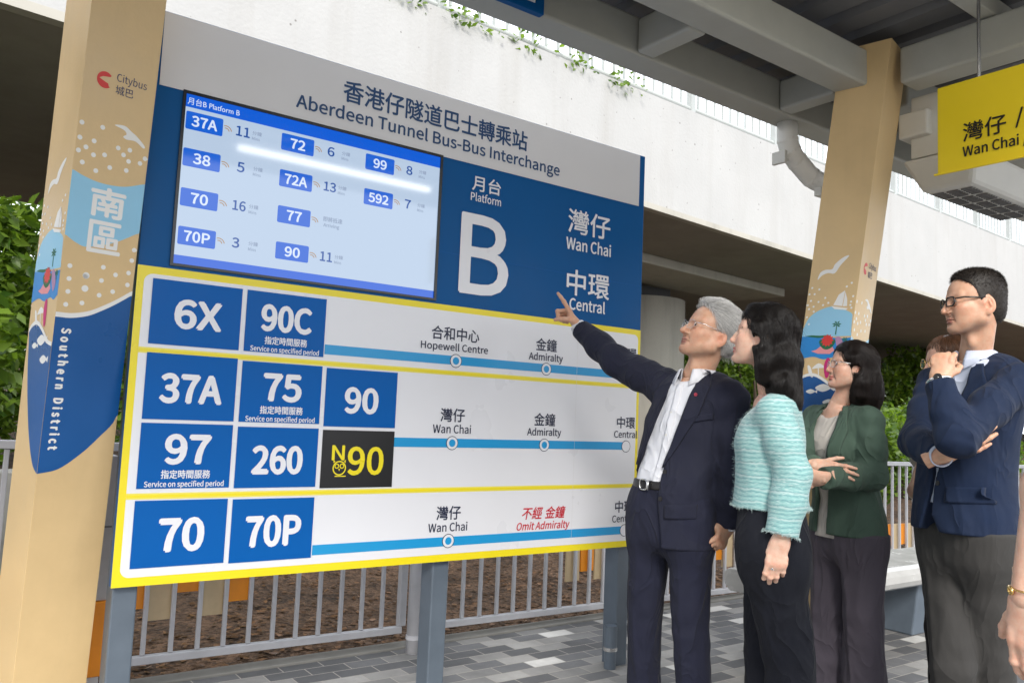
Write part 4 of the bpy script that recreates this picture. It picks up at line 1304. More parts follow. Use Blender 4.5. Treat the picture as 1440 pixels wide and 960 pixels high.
# ---- head
class Head:
    def __init__(s, c, az, pitch, roll=0, size=1.0, female=False, nose=1.0, jaw=1.0, wide=1.0):
        s.c = np.asarray(c, float)
        a, p = R(az), R(pitch)
        f = A(math.cos(a)*math.cos(p), math.sin(a)*math.cos(p), math.sin(p))
        r = A(math.sin(a), -math.cos(a), 0)
        u = np.cross(r, f)
        ro = R(roll)
        r, u = r*math.cos(ro)+u*math.sin(ro), u*math.cos(ro)-r*math.sin(ro)
        s.Rm = np.stack([r, f, u], 1)       # columns: right, forward, up
        s.k = size
        s.female, s.nose, s.jaw, s.wide = female, nose, jaw, wide
    def W(s, p): return s.c+(np.asarray(p, float)*s.k)@s.Rm.T
    def Lc(s, P): return ((P-s.c)@s.Rm)/s.k
    def skull(s, P):
        """cranium and upper face only, for short hair to follow"""
        wd = s.wide
        d = smin(ell(P, (0, -.014, .036), (.0745*wd, .094, .081)), ell(P, (0, .028, .018), (.062*wd, .058, .070)), .03)
        X = P.copy(); X[:, 0] = np.abs(X[:, 0])
        return smin(d, seg(X, (.056*wd, -.004, -.015), (.051, .002, -.062), .017, .017), .03)
    def sdf(s, P, neck_to, neck_r=.056):
        """P in head-local metres; neck_to = local point where the neck meets the trunk"""
        wd, jw, fm = s.wide, s.jaw, s.female
        X = P.copy(); X[:, 0] = np.abs(X[:, 0])
        d = ell(P, (0, -.014, .036), (.0745*wd, .094, .081))
        d = smin(d, ell(P, (0, .028, .018), (.062*wd, .058, .070)), .03)
        d = smin(d, ell(P, (0, .040, -.050), (.048*wd, .047, .056)), .03)
        d = smin(d, seg(X, (.050*jw, .002, -.062), (.016*jw, .068, -.098), .0165*jw, .0155*jw), .032)
        d = smin(d, seg(X, (.056*wd, -.004, -.015), (.051*jw, .002, -.062), .017, .017), .03)
        d = smin(d, ell(P, (0, .080, -.0985), (.0185*jw, .0155, .0155)), .018)
        d = smin(d, ell(X, (.044*wd, .052, -.026), (.021, .026, .019)), .02)
        d = smin(d, seg(X, (.044, .066, .019), (.012, .083, .016), .009 if fm else .0105, .0085), .014)
        d = smin(d, ell(X, (.031, .043, -.050), (.0245, .034, .033)), .03)
        # eye sockets
        d = smax(d, -ell(X, (.031, .098, -.003), (.0175, .0140, .0110)), .010)
        # eyelids with a slit
        lid = ell(X, (.0315, .0725, -.003), (.0175, .0152, .0142))
        lid = smax(lid, -ell(X, (.0315, .0880, -.0028), (.0140, .014, .0050)), .0015)
        d = smin(d, lid, .004)
        # nose
        n_ = s.nose
        nz = chain(P, [(0, .080, .010), (0, .094, -.014), (0, .1075+.004*(n_-1)*3, -.036)], [(.0072, .008), (.0080, .0105), (.0100*n_, .0108)], side=(1, 0, 0), k=.006)
        nz = smin(nz, ell(X, (.0125*n_, .0950, -.0415), (.0075, .0105, .0074)), .006)
        nz = smin(nz, ell(P, (0, .088, -.043), (.012, .014, .007)), .006)
        d = smin(d, nz, .012)
        d = smax(d, -ell(X, (.0065*n_, .0975, -.0490), (.0036, .0055, .0030)), .003)
        # lips
        up = chain(X, [(0, .0925, -.0655), (.010, .0905, -.0645), (.0235, .0800, -.0690)], [(.0055, .0052), (.0052, .005), (.002, .002)], side=(0, 0, 1), k=.003)
        lo_ = chain(X, [(0, .0905, -.0770), (.010, .0885, -.0762), (.0225, .0795, -.0700)], [(.0060, .0056), (.0055, .005), (.002, .002)], side=(0, 0, 1), k=.003)
        d = smin(d, up, .006); d = smin(d, lo_, .006)
        gr = chain(X, [(0, .0975, -.0712), (.012, .094, -.0703), (.025, .083, -.0700)], [(.0011, .004), (.0011, .004), (.0009, .003)], side=(0, 0, 1), k=.001)
        d = smax(d, -gr, .0025)
        d = smax(d, -ell(P, (0, .0965, -.0865), (.015, .006, .005)), .008)
        
        nl_ = chain(X, [(.0175, .0915, -.044), (.0245, .083, -.056), (.030, .075, -.071)], [(.0010, .003), (.0012, .003), (.0008, .002)], side=(1, 0, 0), k=.002)
        d = smax(d, -nl_, .008 if not fm else .013)
        bg_ = chain(X, [(.019, .0875, -.0175), (.031, .0865, -.0215), (.042, .078, -.0185)], [(.0012, .003)]*3, side=(0, 0, 1), k=.002)
        d = smax(d, -bg_, .004) if not fm else d
        # ear
        ca, sa = math.cos(.22), math.sin(.22)
        q = X-A(.0745*wd, -.014, -.016)
        q = np.stack([q[:, 0]-.30*np.maximum(-q[:, 1], -.01), q[:, 1]*ca-q[:, 2]*sa, q[:, 1]*sa+q[:, 2]*ca], 1)/1.10
        e = ell(q, (0, -.002, 0), (.0085, .0185, .031))
        e = smin(e, ell(q, (.0, .008, -.025), (.006, .009, .010)), .006)
        e = smax(e, -ell(q, (.0085, -.001, .005), (.0062, .0115, .0195)), .003)
        e = smin(e, chain(q, [(.003, .012, .004), (.004, -.002, .012), (.003, -.006, -.008)], [.0030, .0030, .0026], k=.002), .003)
        e = smax(e, -ell(q, (.007, .004, -.007), (.006, .0065, .007)), .003)
        d = smin(d, e, .005)
        # neck
        nt_ = np.asarray(neck_to, float)
        nr = neck_r
        d = smin(d, seg(P, (0, -.022, -.055), nt_, (nr*.96, nr*1.02), (nr*1.08, nr*1.05), side=(1, 0, 0)), .028)
        if not fm:
            d = smin(d, ell(P, (0, .012, -.142), (.010, .012, .018)), .024)
        X[:, 0] = np.abs(P[:, 0])
        return d
    def tint(s, L, base, lip, brow=None, beard=0.0):
        n = len(L)
        c = np.tile(np.asarray(base), (n, 1)).astype(float)
        x, y, z = np.abs(L[:, 0]), L[:, 1], L[:, 2]
        g = lambda cx, cy, cz, r: np.exp(-(((x-cx)**2+(y-cy)**2+(z-cz)**2)/(2*r*r)))
        red = .8*g(.042, .066, -.034, .017)+.8*g(0, .105, -.038, .010)+.9*g(.082, -.016, -.016, .020)+.35*g(0, .08, -.1, .014)
        red = np.clip(red, 0, 1)[:, None]
        c = c*(1-red)+c*A(1.04, .80, .76)*red
        l = np.clip(np.maximum(np.exp(-((z+.0655)/.0042)**2), np.exp(-((z+.0765)/.0052)**2))*(x < .0235)*(y > .0785)*1.15, 0, 1)
        l *= np.clip((.0245-x)/.006, 0, 1)
        l = l[:, None]
        c = c*(1-l)+np.asarray(lip)*l
        if beard:
            b = np.clip(g(0, .085, -.055, .010)+g(0, .07, -.1, .03)+g(.04, .02, -.09, .022), 0, 1)[:, None]*beard
            c = c*(1-b)+c*A(.80, .82, .86)*b
        bag = (.5*g(.031, .084, -.016, .008)+.6*g(.031, .08, .006, .009))[:, None]
        return c*(1-bag)+c*A(.86, .78, .76)*bag

def hand_sdf(P, curl, thumb=(.35, .3), spread=.06, k=1.0, slim=1.0):
    """right hand, wrist at origin, +y to the knuckles, +x thumb side, +z back of the hand. curl: four tuples of three bends (deg)"""
    rk = slim
    d = seg(P, (0, -.05, 0), (0, .012, 0), (.027*rk, .020*rk), (.027*rk, .0185*rk), side=(1, 0, 0))
    d = smin(d, seg(P, (.003, .015, 0), (.001, .078, .003), (.029*rk, .0165), (.039*rk, .0135), side=(1, 0, 0)), .02)
    d = smin(d, seg(P, (.014, .02, -.007), (.029, .050, -.009), .014*rk, .0125*rk), .014)
    kx = (.0285, .0095, -.0095, -.0275)
    ky = (.083, .088, .084, .074)
    Ls = ((.043, .026, .021), (.047, .030, .022), (.044, .028, .022), (.034, .021, .019))
    rr = (.0092, .0096, .0090, .0080)
    for i in range(4):
        p = A(kx[i]*rk, ky[i], .004)
        a = 0.0
        sx = (1.5-i)*spread
        pts = [p-A(0, .014, 0), p]
        for j in range(3):
            a += R(curl[i][j])
            dv = A(math.sin(sx)*math.cos(a), math.cos(sx)*math.cos(a), -math.sin(a))
            p = p+dv*Ls[i][j]*k
            pts.append(p)
        r0 = rr[i]*rk
        f = chain(P, pts, [r0*1.05, r0*1.06, r0*.98, r0*.92, r0*.72], k=.003)
        f = smin(f, ell(P, pts[2], (r0*1.08,)*3), .004)
        d = smin(d, f, .006)
    t0 = A(.024*rk, .026, -.008)
    ta, tb = thumb
    d1 = unit(A(math.sin(.75), math.cos(.75)*math.cos(ta), -math.sin(ta)))
    t1 = t0+d1*.034
    d2 = unit(A(math.sin(.75-tb*.8), math.cos(.75-tb*.8)*math.cos(ta+.1), -math.sin(ta+tb*.5)))
    t2 = t1+d2*.033
    d3 = unit(A(math.sin(.75-tb*1.6), math.cos(.75-tb*1.6)*math.cos(ta+.1), -math.sin(ta+tb)))
    t3 = t2+d3*.025
    d = smin(d, chain(P, [t0, t1, t2, t3], [.0135*rk, .0112*rk, .0102*rk, .0078*rk], k=.004), .009)
    return d
def hand(wrist, tip_dir, dorsal, right, curl, thumb=(.35, .3), size=1.0, slim=1.0, spread=.06, fore=None, base=None, h=.0022):
    """returns world vertices, faces, tint"""
    y = unit(tip_dir); z = np.asarray(dorsal, float); z = unit(z-y*(z@y)); x = np.cross(y, z)
    if right: x = -x
    Rm = np.stack([x, y, z], 1)
    f = lambda P: hand_sdf(P, curl, thumb, spread, 1.0, slim)
    V, F = nets(f, (-.062, -.052, -.095), (.10, .205, .035), h)
    if right: F = F[:, ::-1]
    c = np.tile(np.asarray(base), (len(V), 1)).astype(float)
    kn = np.exp(-(((V[:, 1]-.086)/.010)**2))*(V[:, 2] > .004)+np.exp(-((V[:, 1]-.128)/.012)**2)*.5
    kn = np.clip(kn, 0, 1)[:, None]*.55
    c = c*(1-kn)+c*A(1.0, .80, .75)*kn
    return np.asarray(wrist)+(V*size)@Rm.T, F, c
def join(parts):
    Vs, Fs, Cs, o = [], [], [], 0
    for V, F, C in parts:
        Vs.append(V); Fs.append(F+o); Cs.append(C); o += len(V)
    return np.concatenate(Vs), np.concatenate(Fs), np.concatenate(Cs)

# ---- trunk frame
class Trunk:
    def __init__(s, hip, az, sh, saz=None, H=1.72):
        """hip = ground point below the hips; az = facing; sh = world centre between the shoulder joints"""
        s.hip = A(hip[0], hip[1], 0); s.sh = np.asarray(sh, float); s.H = H/1.72
        a, b = R(az), R(saz if saz is not None else az)
        s.f, s.r = A(math.cos(a), math.sin(a), 0), A(math.sin(a), -math.cos(a), 0)
        s.sf, s.sr = A(math.cos(b), math.sin(b), 0), A(math.sin(b), -math.cos(b), 0)
        s.top = s.sh[2]
        s.hipz = .92*s.H
        off = s.sh-s.hip
        s.lean = A(off[0], off[1], 0)
    def ctr(s, z):
        t = np.clip((z-s.hipz)/(s.top-s.hipz), 0, 1.25)
        return s.hip+s.lean*t*t*(3-2*min(t, 1.0)) if np.isscalar(t) and t <= 1 else s.hip+s.lean*t
    def axes(s, z):
        t = float(np.clip((z-s.hipz)/(s.top-s.hipz), 0, 1))
        r = unit(s.r*(1-t)+s.sr*t)
        return r, A(-r[1], r[0], 0)
    def p(s, x, y, z):
        r, f = s.axes(z)
        c = s.ctr(z)
        return A(c[0], c[1], 0)+r*x+f*y+A(0, 0, z)
    def local(s, P):
        """world -> (x right, y forward, z) following lean and twist"""
        z = P[:, 2]
        t = np.clip((z-s.hipz)/(s.top-s.hipz), 0, 1)
        tt = t*t*(3-2*t)
        rx = s.r[0]*(1-t)+s.sr[0]*t; ry = s.r[1]*(1-t)+s.sr[1]*t
        n = np.sqrt(rx*rx+ry*ry); rx /= n; ry /= n
        dx = P[:, 0]-s.hip[0]-s.lean[0]*tt; dy = P[:, 1]-s.hip[1]-s.lean[1]*tt
        return np.stack([dx*rx+dy*ry, -dx*ry+dy*rx, z], 1)
    def unlocal(s, L):
        out = np.empty_like(L)
        z = L[:, 2]
        t = np.clip((z-s.hipz)/(s.top-s.hipz), 0, 1); tt = t*t*(3-2*t)
        rx = s.r[0]*(1-t)+s.sr[0]*t; ry = s.r[1]*(1-t)+s.sr[1]*t
        n = np.sqrt(rx*rx+ry*ry); rx /= n; ry /= n
        out[:, 0] = s.hip[0]+s.lean[0]*tt+rx*L[:, 0]-ry*L[:, 1]
        out[:, 1] = s.hip[1]+s.lean[1]*tt+ry*L[:, 0]+rx*L[:, 1]
        out[:, 2] = z
        return out
def sections(L, zs, ws, ds, ys=None, ex=2.3):
    """trunk-like body given by cross-sections at heights zs (local coordinates)"""
    z = L[:, 2]
    # cubic smoothing of the section table
    zz = np.linspace(zs[0], zs[-1], 60)
    sm = lambda v: np.convolve(np.pad(np.interp(zz, zs, v), 4, mode='edge'), np.ones(9)/9, 'valid')
    w, d = np.interp(z, zz, sm(ws)), np.interp(z, zz, sm(ds))
    y0 = np.interp(z, zz, sm(ys)) if ys is not None else 0
    r = (np.abs(L[:, 0]/w)**ex+np.abs((L[:, 1]-y0)/d)**ex)**(1/ex)
    return (r-1)*np.minimum(w, d)*.9

def patch(sdf, tr, inner, outer, m_, n_, off, thick, mt, name, parent, y0=.34):
    """a cloth flap lying on the garment: spans inner -> outer polylines given in trunk coordinates (x, z)"""
    ii, oo = np.array(inner, float), np.array(outer, float)
    t = np.linspace(0, 1, n_)
    def res(a):
        s = np.r_[0, np.cumsum(np.linalg.norm(np.diff(a, axis=0), axis=1))]; s /= s[-1]
        return np.stack([np.interp(t, s, a[:, 0]), np.interp(t, s, a[:, 1])], 1)
    a, b = res(ii), res(oo)
    u = np.linspace(0, 1, m_)[None, :, None]
    G = (a[:, None]*(1-u)+b[:, None]*u).reshape(-1, 2)
    y = np.full(len(G), y0)
    hit = np.zeros(len(G), bool)
    for k in range(140):
        P = tr.unlocal(np.stack([G[:, 0], y, G[:, 1]], 1))
        v = sdf(P)
        hit |= v < off
        y = np.where(hit, y, y-np.clip((v-off)*.8, .0008, .02))
    # fill misses with the median
    y = np.where(y < -.12, np.median(y), y)
    Y = y.reshape(n_, m_)
    for _ in range(2):
        Yp = np.pad(Y, 1, mode='edge')
        Y = (Yp[1:-1, 1:-1]*2+Yp[:-2, 1:-1]+Yp[2:, 1:-1]+Yp[1:-1, :-2]+Yp[1:-1, 2:])/6
    y = Y.ravel()
    front = tr.unlocal(np.stack([G[:, 0], y+thick, G[:, 1]], 1)); back = tr.unlocal(np.stack([G[:, 0], y-.004, G[:, 1]], 1))
    V = np.concatenate([front, back]); N = len(G)
    F = []
    for i in range(n_-1):
        for j in range(m_-1):
            q = (i*m_+j, i*m_+j+1, (i+1)*m_+j+1, (i+1)*m_+j)
            F.append(q); F.append(tuple(N+x for x in reversed(q)))
    bd = [j for j in range(m_)]+[(i+1)*m_-1 for i in range(1, n_)]+[(n_-1)*m_+j for j in range(m_-2, -1, -1)]+[i*m_ for i in range(n_-2, 0, -1)]
    for q in range(len(bd)):
        a_, b_ = bd[q], bd[(q+1) % len(bd)]
        F.append((a_, N+a_, N+b_, b_))
    o = mesh_obj(name, V, np.array(F), mt, parent)
    return o

def collar(tr, neck, axis, front, r0, m, parent, hgt=.036, leaf=.042, point=.03, gap=.022, thick=.0022, name='collar', flare=1.0):
    """shirt collar: band round the neck with a folded leaf ending in two points"""
    axis = unit(axis); front = np.asarray(front, float); front = unit(front-axis*(front@axis)); right = np.cross(front, axis)
    nT = 48
    V, rows = [], 5
    for i in range(nT+1):
        th = R(gap*400) + (2*math.pi-2*R(gap*400))*i/nT
        dr = front*math.cos(th)+right*math.sin(th)
        fr = max(0, math.cos(th))
        r = r0*(1+.05*abs(math.cos(th)))
        drop = .018*fr
        lf = leaf+point*fr**6
        for (rr, zz) in ((r, -.006-drop), (r, hgt-drop), (r+.003, hgt+.003-drop), (r+.007*flare, hgt-.002-drop), (r+.007*flare+.013*flare, hgt-lf-drop)):
            V.append(neck+dr*rr+axis*zz)
    F = [(i*rows+j, i*rows+j+1, (i+1)*rows+j+1, (i+1)*rows+j) for i in range(nT) for j in range(rows-1)]
    o = mesh_obj(name, np.array(V), np.array(F), m, parent)
    sd_ = o.modifiers.new('thickness', 'SOLIDIFY'); sd_.thickness = thick; sd_.offset = 0
    return o

def torus_mb(mb, c, n, r, t, seg_=28, m_=8):
    n = Vector(n).normalized(); e = n.orthogonal().normalized()
    pts = [Vector(c)+(e*math.cos(2*math.pi*k/seg_)+n.cross(e)*math.sin(2*math.pi*k/seg_))*r for k in range(seg_+1)]
    mb.tube(pts, t, m_)

def eyes(h, parent, gaze=(0, 0)):
    for sx in (-1, 1):
        mb = MB()
        c = A(.0315*sx, .0724, -.0028)
        r_ = .0127
        g = unit(A(gaze[0], 1, gaze[1]))
        vs, fs = [], []
        e1 = unit(np.cross(g, A(0, 0, 1))); e2 = np.cross(e1, g)
        nr, ns = 12, 20
        for i in range(nr+1):
            a = math.pi*i/nr*.75
            for k in range(ns):
                b = 2*math.pi*k/ns
                vs.append(h.W(c+r_*(g*math.cos(a)+(e1*math.cos(b)+e2*math.sin(b))*math.sin(a))))
        fs = [(i*ns+k, i*ns+(k+1) % ns, (i+1)*ns+(k+1) % ns, (i+1)*ns+k) for i in range(nr) for k in range(ns)]
        mb.add(vs, fs)
        o = mb.obj('eye', M['eye_white'], parent, smooth=True)
        o.data.materials.append(M['iris'])
        for i, p in enumerate(o.data.polygons):
            p.material_index = 1 if i < 3*ns else 0

def brows(h, parent, m, n=230, arch=.004, thick=.0050, seed=3):
    r_ = np.random.default_rng(seed)
    cs = []
    for sx in (-1, 1):
        for i in range(n):
            t = r_.uniform(0, 1)
            x = .013+.036*t
            z = .0165+arch*math.sin(t*2.4)-.004*t*t+r_.normal(0, thick*.42*(1-.5*t))
            y = .0935-.55*(x-.004)**2*16-.0035
            p = A(x*sx, y, z)
            d = unit(A(sx*(.5+.6*t), .10-.45*t, .5-.8*t))*.0075
            cs.append([h.W(p+d*k+A(0, .0012*math.sin(k*3), 0)) for k in (0, .33, .66, 1)])
    return strands('eyebrow', cs, .00065, m, parent)

def spectacles(h, parent, m, w=.046, ht=.034, y=.103, rim=.0016, z=-.004, rimless=False):
    g = MB()
    lens = MB()
    g0 = thing('spectacles', h.W((0, .1, 0)), None, None)
    del_ = g0
    bpy.data.objects.remove(g0)
    fr_all = []
    for sx in (-1, 1):
        cx = .0335*sx
        loop = []
        for u, v in rrect(-w/2, -ht/2, w/2, ht/2, ht*.42, 5):
            xx = cx+u
            loop.append(h.W((xx, y-.9*max(0, abs(xx)-.02)**1.15*.45, z+v-.001)))
        mbl = MB()
        n = len(loop)
        g.tube(loop+[loop[0], loop[1]], rim*(.55 if rimless else 1), 6, caps=False)
        cen = np.mean(loop, 0)
        lens.add([cen]+loop, [(0, 1+i, 1+(i+1) % n) for i in range(n)])
        e = h.W(((.0335+w/2)*sx, y-.012, z+ht*.22))
        g.tube([e, h.W((.078*sx, y-.035, z+.010)), h.W((.0785*sx, .02, z+.010)), h.W((.0775*sx, -.004, z+.012))], rim*.95, 6)
    g.tube([h.W((-.0115, y-.001, z+.004)), h.W((0, y+.002, z+.007)), h.W((.0115, y-.001, z+.004))], rim, 6)
    o = g.obj('spectacles', m, parent, smooth=True)
    lens.obj('lens', M['lens'], o, smooth=True)
    return o
def ridge(P, f, ph, st=(1, 1, 1)):
    """sharp-crested creases, 0..1"""
    return np.clip(1-np.abs(wob(P, f, ph, st))*1.6, 0, 1)**2
def hairline(L, zs, ys):
    return (L[:, 1]-np.interp(L[:, 2], zs, ys))*.85
# ------------------------------------------------------------------ hair helpers
def grad(G, p, e=.0015):
    g = np.stack([G(p+A(e,0,0))-G(p-A(e,0,0)), G(p+A(0,e,0))-G(p-A(0,e,0)), G(p+A(0,0,e))-G(p-A(0,0,e))], 1)
    return g/np.maximum(np.linalg.norm(g, axis=1), 1e-9)[:, None]
def grow(h, G, roots, flow, steps, step, off=(0, .004), wave=0.0, lift=0.0, seed=1):
    """strands that run along the hair volume G (head-local) following flow(p)"""
    r_ = np.random.default_rng(seed)
    p = roots.copy(); N = len(p)
    o = r_.uniform(off[0], off[1], N)
    ph = r_.uniform(0, 6.28, N); ws = r_.uniform(.6, 1.2, N)
    st = step*r_.uniform(.6, 1.15, N)[:, None]
    out = [p]
    for k in range(steps):
        n = grad(G, p)
        d = flow(p)+r_.normal(0, .05, (N, 3))
        if wave:
            sd = np.cross(n, d)
            d = d+sd*(wave*np.sin(ph+k*.9)*ws)[:, None]
        d = d-n*((d*n).sum(1)-lift*(k+1)/steps)[:, None]
        d /= np.maximum(np.linalg.norm(d, axis=1), 1e-6)[:, None]
        p = p+d*st
        if lift == 0:
            n = grad(G, p)
            p = p-n*(np.clip(G(p)-o, -.01, .01))[:, None]
        out.append(p)
    return np.stack([h.W(q) for q in out], 1)
def surf_pts(V, mask, n, seed=2):
    r_ = np.random.default_rng(seed)
    I = np.flatnonzero(mask)
    return V[r_.choice(I, n)]+r_.normal(0, .0012, (n, 3))

def face_cut(P, y0=.108, z0=-.05, rx=.064, ry=.085, rz=.112):
    return ell(P, (0, y0, z0), (rx, ry, rz))

# ------------------------------------------------------------------ one figure
SKIN = dict(tan=(.58, .35, .235), light=(.66, .42, .31), fair=(.68, .45, .34))
LIP = dict(m=(.36, .15, .12), f=(.50, .14, .13))

def figure(h, neck_w, hands, base, lip, core, label, neck_r=.056, beard=0.0, cores_h=.011, gaze=(0, 0)):
    """one continuous skin mesh: head, neck, hands and the trunk and limbs under the clothes"""
    nl = h.Lc(np.asarray(neck_w, float)[None])[0]
    f = lambda P: h.sdf(P, nl, neck_r)
    lo, hi = A(-.105, -.125, min(nl[2], -.12)-.075), A(.105, .135, .13)
    lo = np.minimum(lo, nl-.08); hi = np.maximum(hi, nl+.05)
    V, F = nets(f, lo, hi, .0021)
    parts = [(h.W(V), F, h.tint(V, base, lip, beard=beard))]
    for q in hands:
        parts.append(hand(base=base, **q))
    b = core
    V2, F2 = nets(b['f'], *b['box'], cores_h)
    parts.append((V2, F2, np.tile(np.asarray(base), (len(V2), 1))))
    V, F, C = join(parts)
    o = mesh_obj('person', V, F, M['skin'], col=C)
    tag(o, label, 'person')
    return o

def limb_core(tr, arms, legs, neck_w, H=1.0, grow_=-.012):
    zs = np.array([.80, .90, 1.02, 1.12, 1.25, 1.36, 1.42])*H
    ws = np.array([.13, .15, .13, .125, .14, .13, .08])
    ds = np.array([.075, .09, .08, .08, .09, .075, .05])
    sh_ = [a[0] for a in arms]
    def f(P):
        d = sections(tr.local(P), zs, ws, ds)
        d = np.maximum(d, np.maximum(.78*H-P[:, 2], P[:, 2]-tr.top-.02))
        d = smin(d, seg(P, tr.p(0, 0, tr.top-.06), neck_w, .06, .045), .04)
        for a in arms:
            d = smin(d, seg(P, tr.p(0, -.01, tr.top-.03), a[0], .05, .045), .03)
            d = smin(d, chain(P, a, [.042, .034, .024], k=.02), .03)
        for l in legs:
            d = smin(d, chain(P, l[:3], [.072, .048, .036], k=.02), .03)
            if len(l) > 3: d = smin(d, seg(P, l[2], l[3], .032, .026), .02)
        return d
    pts = [q for a in arms for q in a]+[q for l in legs for q in l]+[neck_w, tr.p(0, 0, tr.top), tr.p(.16, 0, .9), tr.p(-.16, 0, .9)]
    return dict(f=f, box=bbox(pts, .1))

def trousers(tr, legs, m, parent, waist, r_hip=.098, r_knee=.078, r_ank=.068, wz=(.165, .118), hz_=(.180, .132), h=.0062, seed=0.0, crease=.004, drape=1.0, bottom=.055, tuck=None):
    zs = np.array([waist-.34, waist-.22, waist-.12, waist, waist+.05])
    ws = np.array([hz_[0]*.60, hz_[0]*.96, hz_[0]*.99, wz[0], wz[0]]); ds = np.array([hz_[1]*.55, hz_[1]*.97, hz_[1]*.97, wz[1], wz[1]])
    ys = np.array([-.012, -.012, -.008, 0, 0])
    def f(P):
        d = sections(tr.local(P), zs, ws, ds, ys)
        d = smax(d, waist-.27-P[:, 2], .06)
        lgs = None
        for i, l in enumerate(legs):
            hp, kn, an = l[:3]
            lg = chain(P, [hp, hp*.5+kn*.5, kn, kn*.5+an*.5, an-A(0, 0, .06)], [(r_hip*.90, r_hip*1.04), ((r_hip+r_knee)*.465, (r_hip+r_knee)*.515), (r_knee*.94, r_knee*1.02), ((r_knee+r_ank)*.48, (r_knee+r_ank)*.52), (r_ank, r_ank*1.06)], side=tr.r, k=.004)
            # pressed crease at the front
            c_ = hp+(kn-hp)*np.clip((hp[2]-P[:, 2])/(hp[2]-kn[2]), 0, 1)[:, None]
            x = ((P-c_)*tr.r).sum(1); y = ((P-c_)*tr.f).sum(1)
            lg = lg-crease*np.exp(-(x/.010)**2)*(y > 0)
            # drag folds at knee and break above the shoe
            lg = lg-drape*(.0030*np.exp(-((P[:, 2]-kn[2]-.03)/.16)**2)*wob(P, 40, seed+i, (1, 1, 1.2))+.0014*wob(P, 48, seed+i+1, (1, 1, .5))+.005*np.exp(-((P[:, 2]-an[2]-.06)/.12)**2)*wob(P, 30, seed+i+2, (.6, .6, 1.8)))
            lgs = lg if lgs is None else smin(lgs, lg, .022)
        d = np.maximum(smin(d, lgs, .06), P[:, 2]-waist)
        q = np.clip((waist-P[:, 2]-.02)/.1, 0, 1)
        d = d-q*drape*(.0022*wob(P, 16, seed+5, (1.4, 1.4, .3))+.0016*wob(P, 32, seed+8, (1, 1, .5))+.0052*ridge(P, 10, seed+9, (1.4, 1.4, .5)))
        if tuck: d = d+.024*np.clip((P[:, 2]-tuck)/.02, 0, 1)
        return np.maximum(d, bottom-P[:, 2])
    pts = [q for l in legs for q in l[:3]]+[tr.p(.2, 0, waist), tr.p(-.2, 0, waist), tr.p(0, .15, waist-.2), tr.p(0, -.17, waist-.2)]
    lo, hi = bbox(pts, .11)
    lo[2] = max(lo[2], .02)
    V, F = nets(f, lo, hi, h)
    return mesh_obj('trousers', V, F, m, parent), f

def shoes(legs, tr, m, parent):
    for l in legs:
        an = l[2]
        def f(P):
            d = seg(P, A(an[0], an[1], .045)-tr.f*.045, A(an[0], an[1], .032)+tr.f*.15, (.036, .045), (.040, .026), side=tr.r)
            d = smin(d, seg(P, A(an[0], an[1], .05), A(an[0], an[1], .10), .038, .036), .03)
            return np.maximum(d, .002-P[:, 2])
        V, F = nets(f, *bbox([A(an[0], an[1], .05)-tr.f*.1, A(an[0], an[1], .05)+tr.f*.2, A(an[0], an[1], .0)], .07), .007)
        mesh_obj('shoe', V, F, m, parent)

def sleeve(P, a, ra, side=None, seed=0.0, amp=1.0, cut=True):
    s_, e_, w_ = a
    d = chain(P, [s_, s_*.5+e_*.5, e_, e_*.55+w_*.45, w_+(unit(w_-e_))*.03], [ra[0], (ra[0]+ra[1])*.5, ra[1], (ra[1]+ra[2])*.505, ra[2]], side, k=.035)
    # folds gathered at the elbow, rings along the arm
    le = np.linalg.norm(P-e_, axis=1)
    ax1, ax2 = unit(e_-s_), unit(w_-e_)
    u = (P-e_)@ax2; v = (P-e_)@ax1
    d = d-amp*(.0042*np.exp(-(le/.085)**2)*np.sin((u-v)*95+3.4*wob(P, 17, seed))*(.55+.45*wob(P, 26, seed+1))+.0020*wob(P, 20, seed+3)+.0014*wob(P, 45, seed+5)+.0075*np.exp(-(le/.14)**2)*ridge(P, 17, seed+7)+.0042*ridge(P, 13, seed+9, (1, 1, .7)))
    ls = np.linalg.norm(P-s_, axis=1)
    d = d-amp*.0026*np.exp(-((ls-.09)/.09)**2)*np.sin(v*70+3.2*wob(P, 15, seed+6))
    if cut: d = np.where(np.linalg.norm(P-w_, axis=1) < .13, np.maximum(d, (P-w_)@ax2), d)
    return d

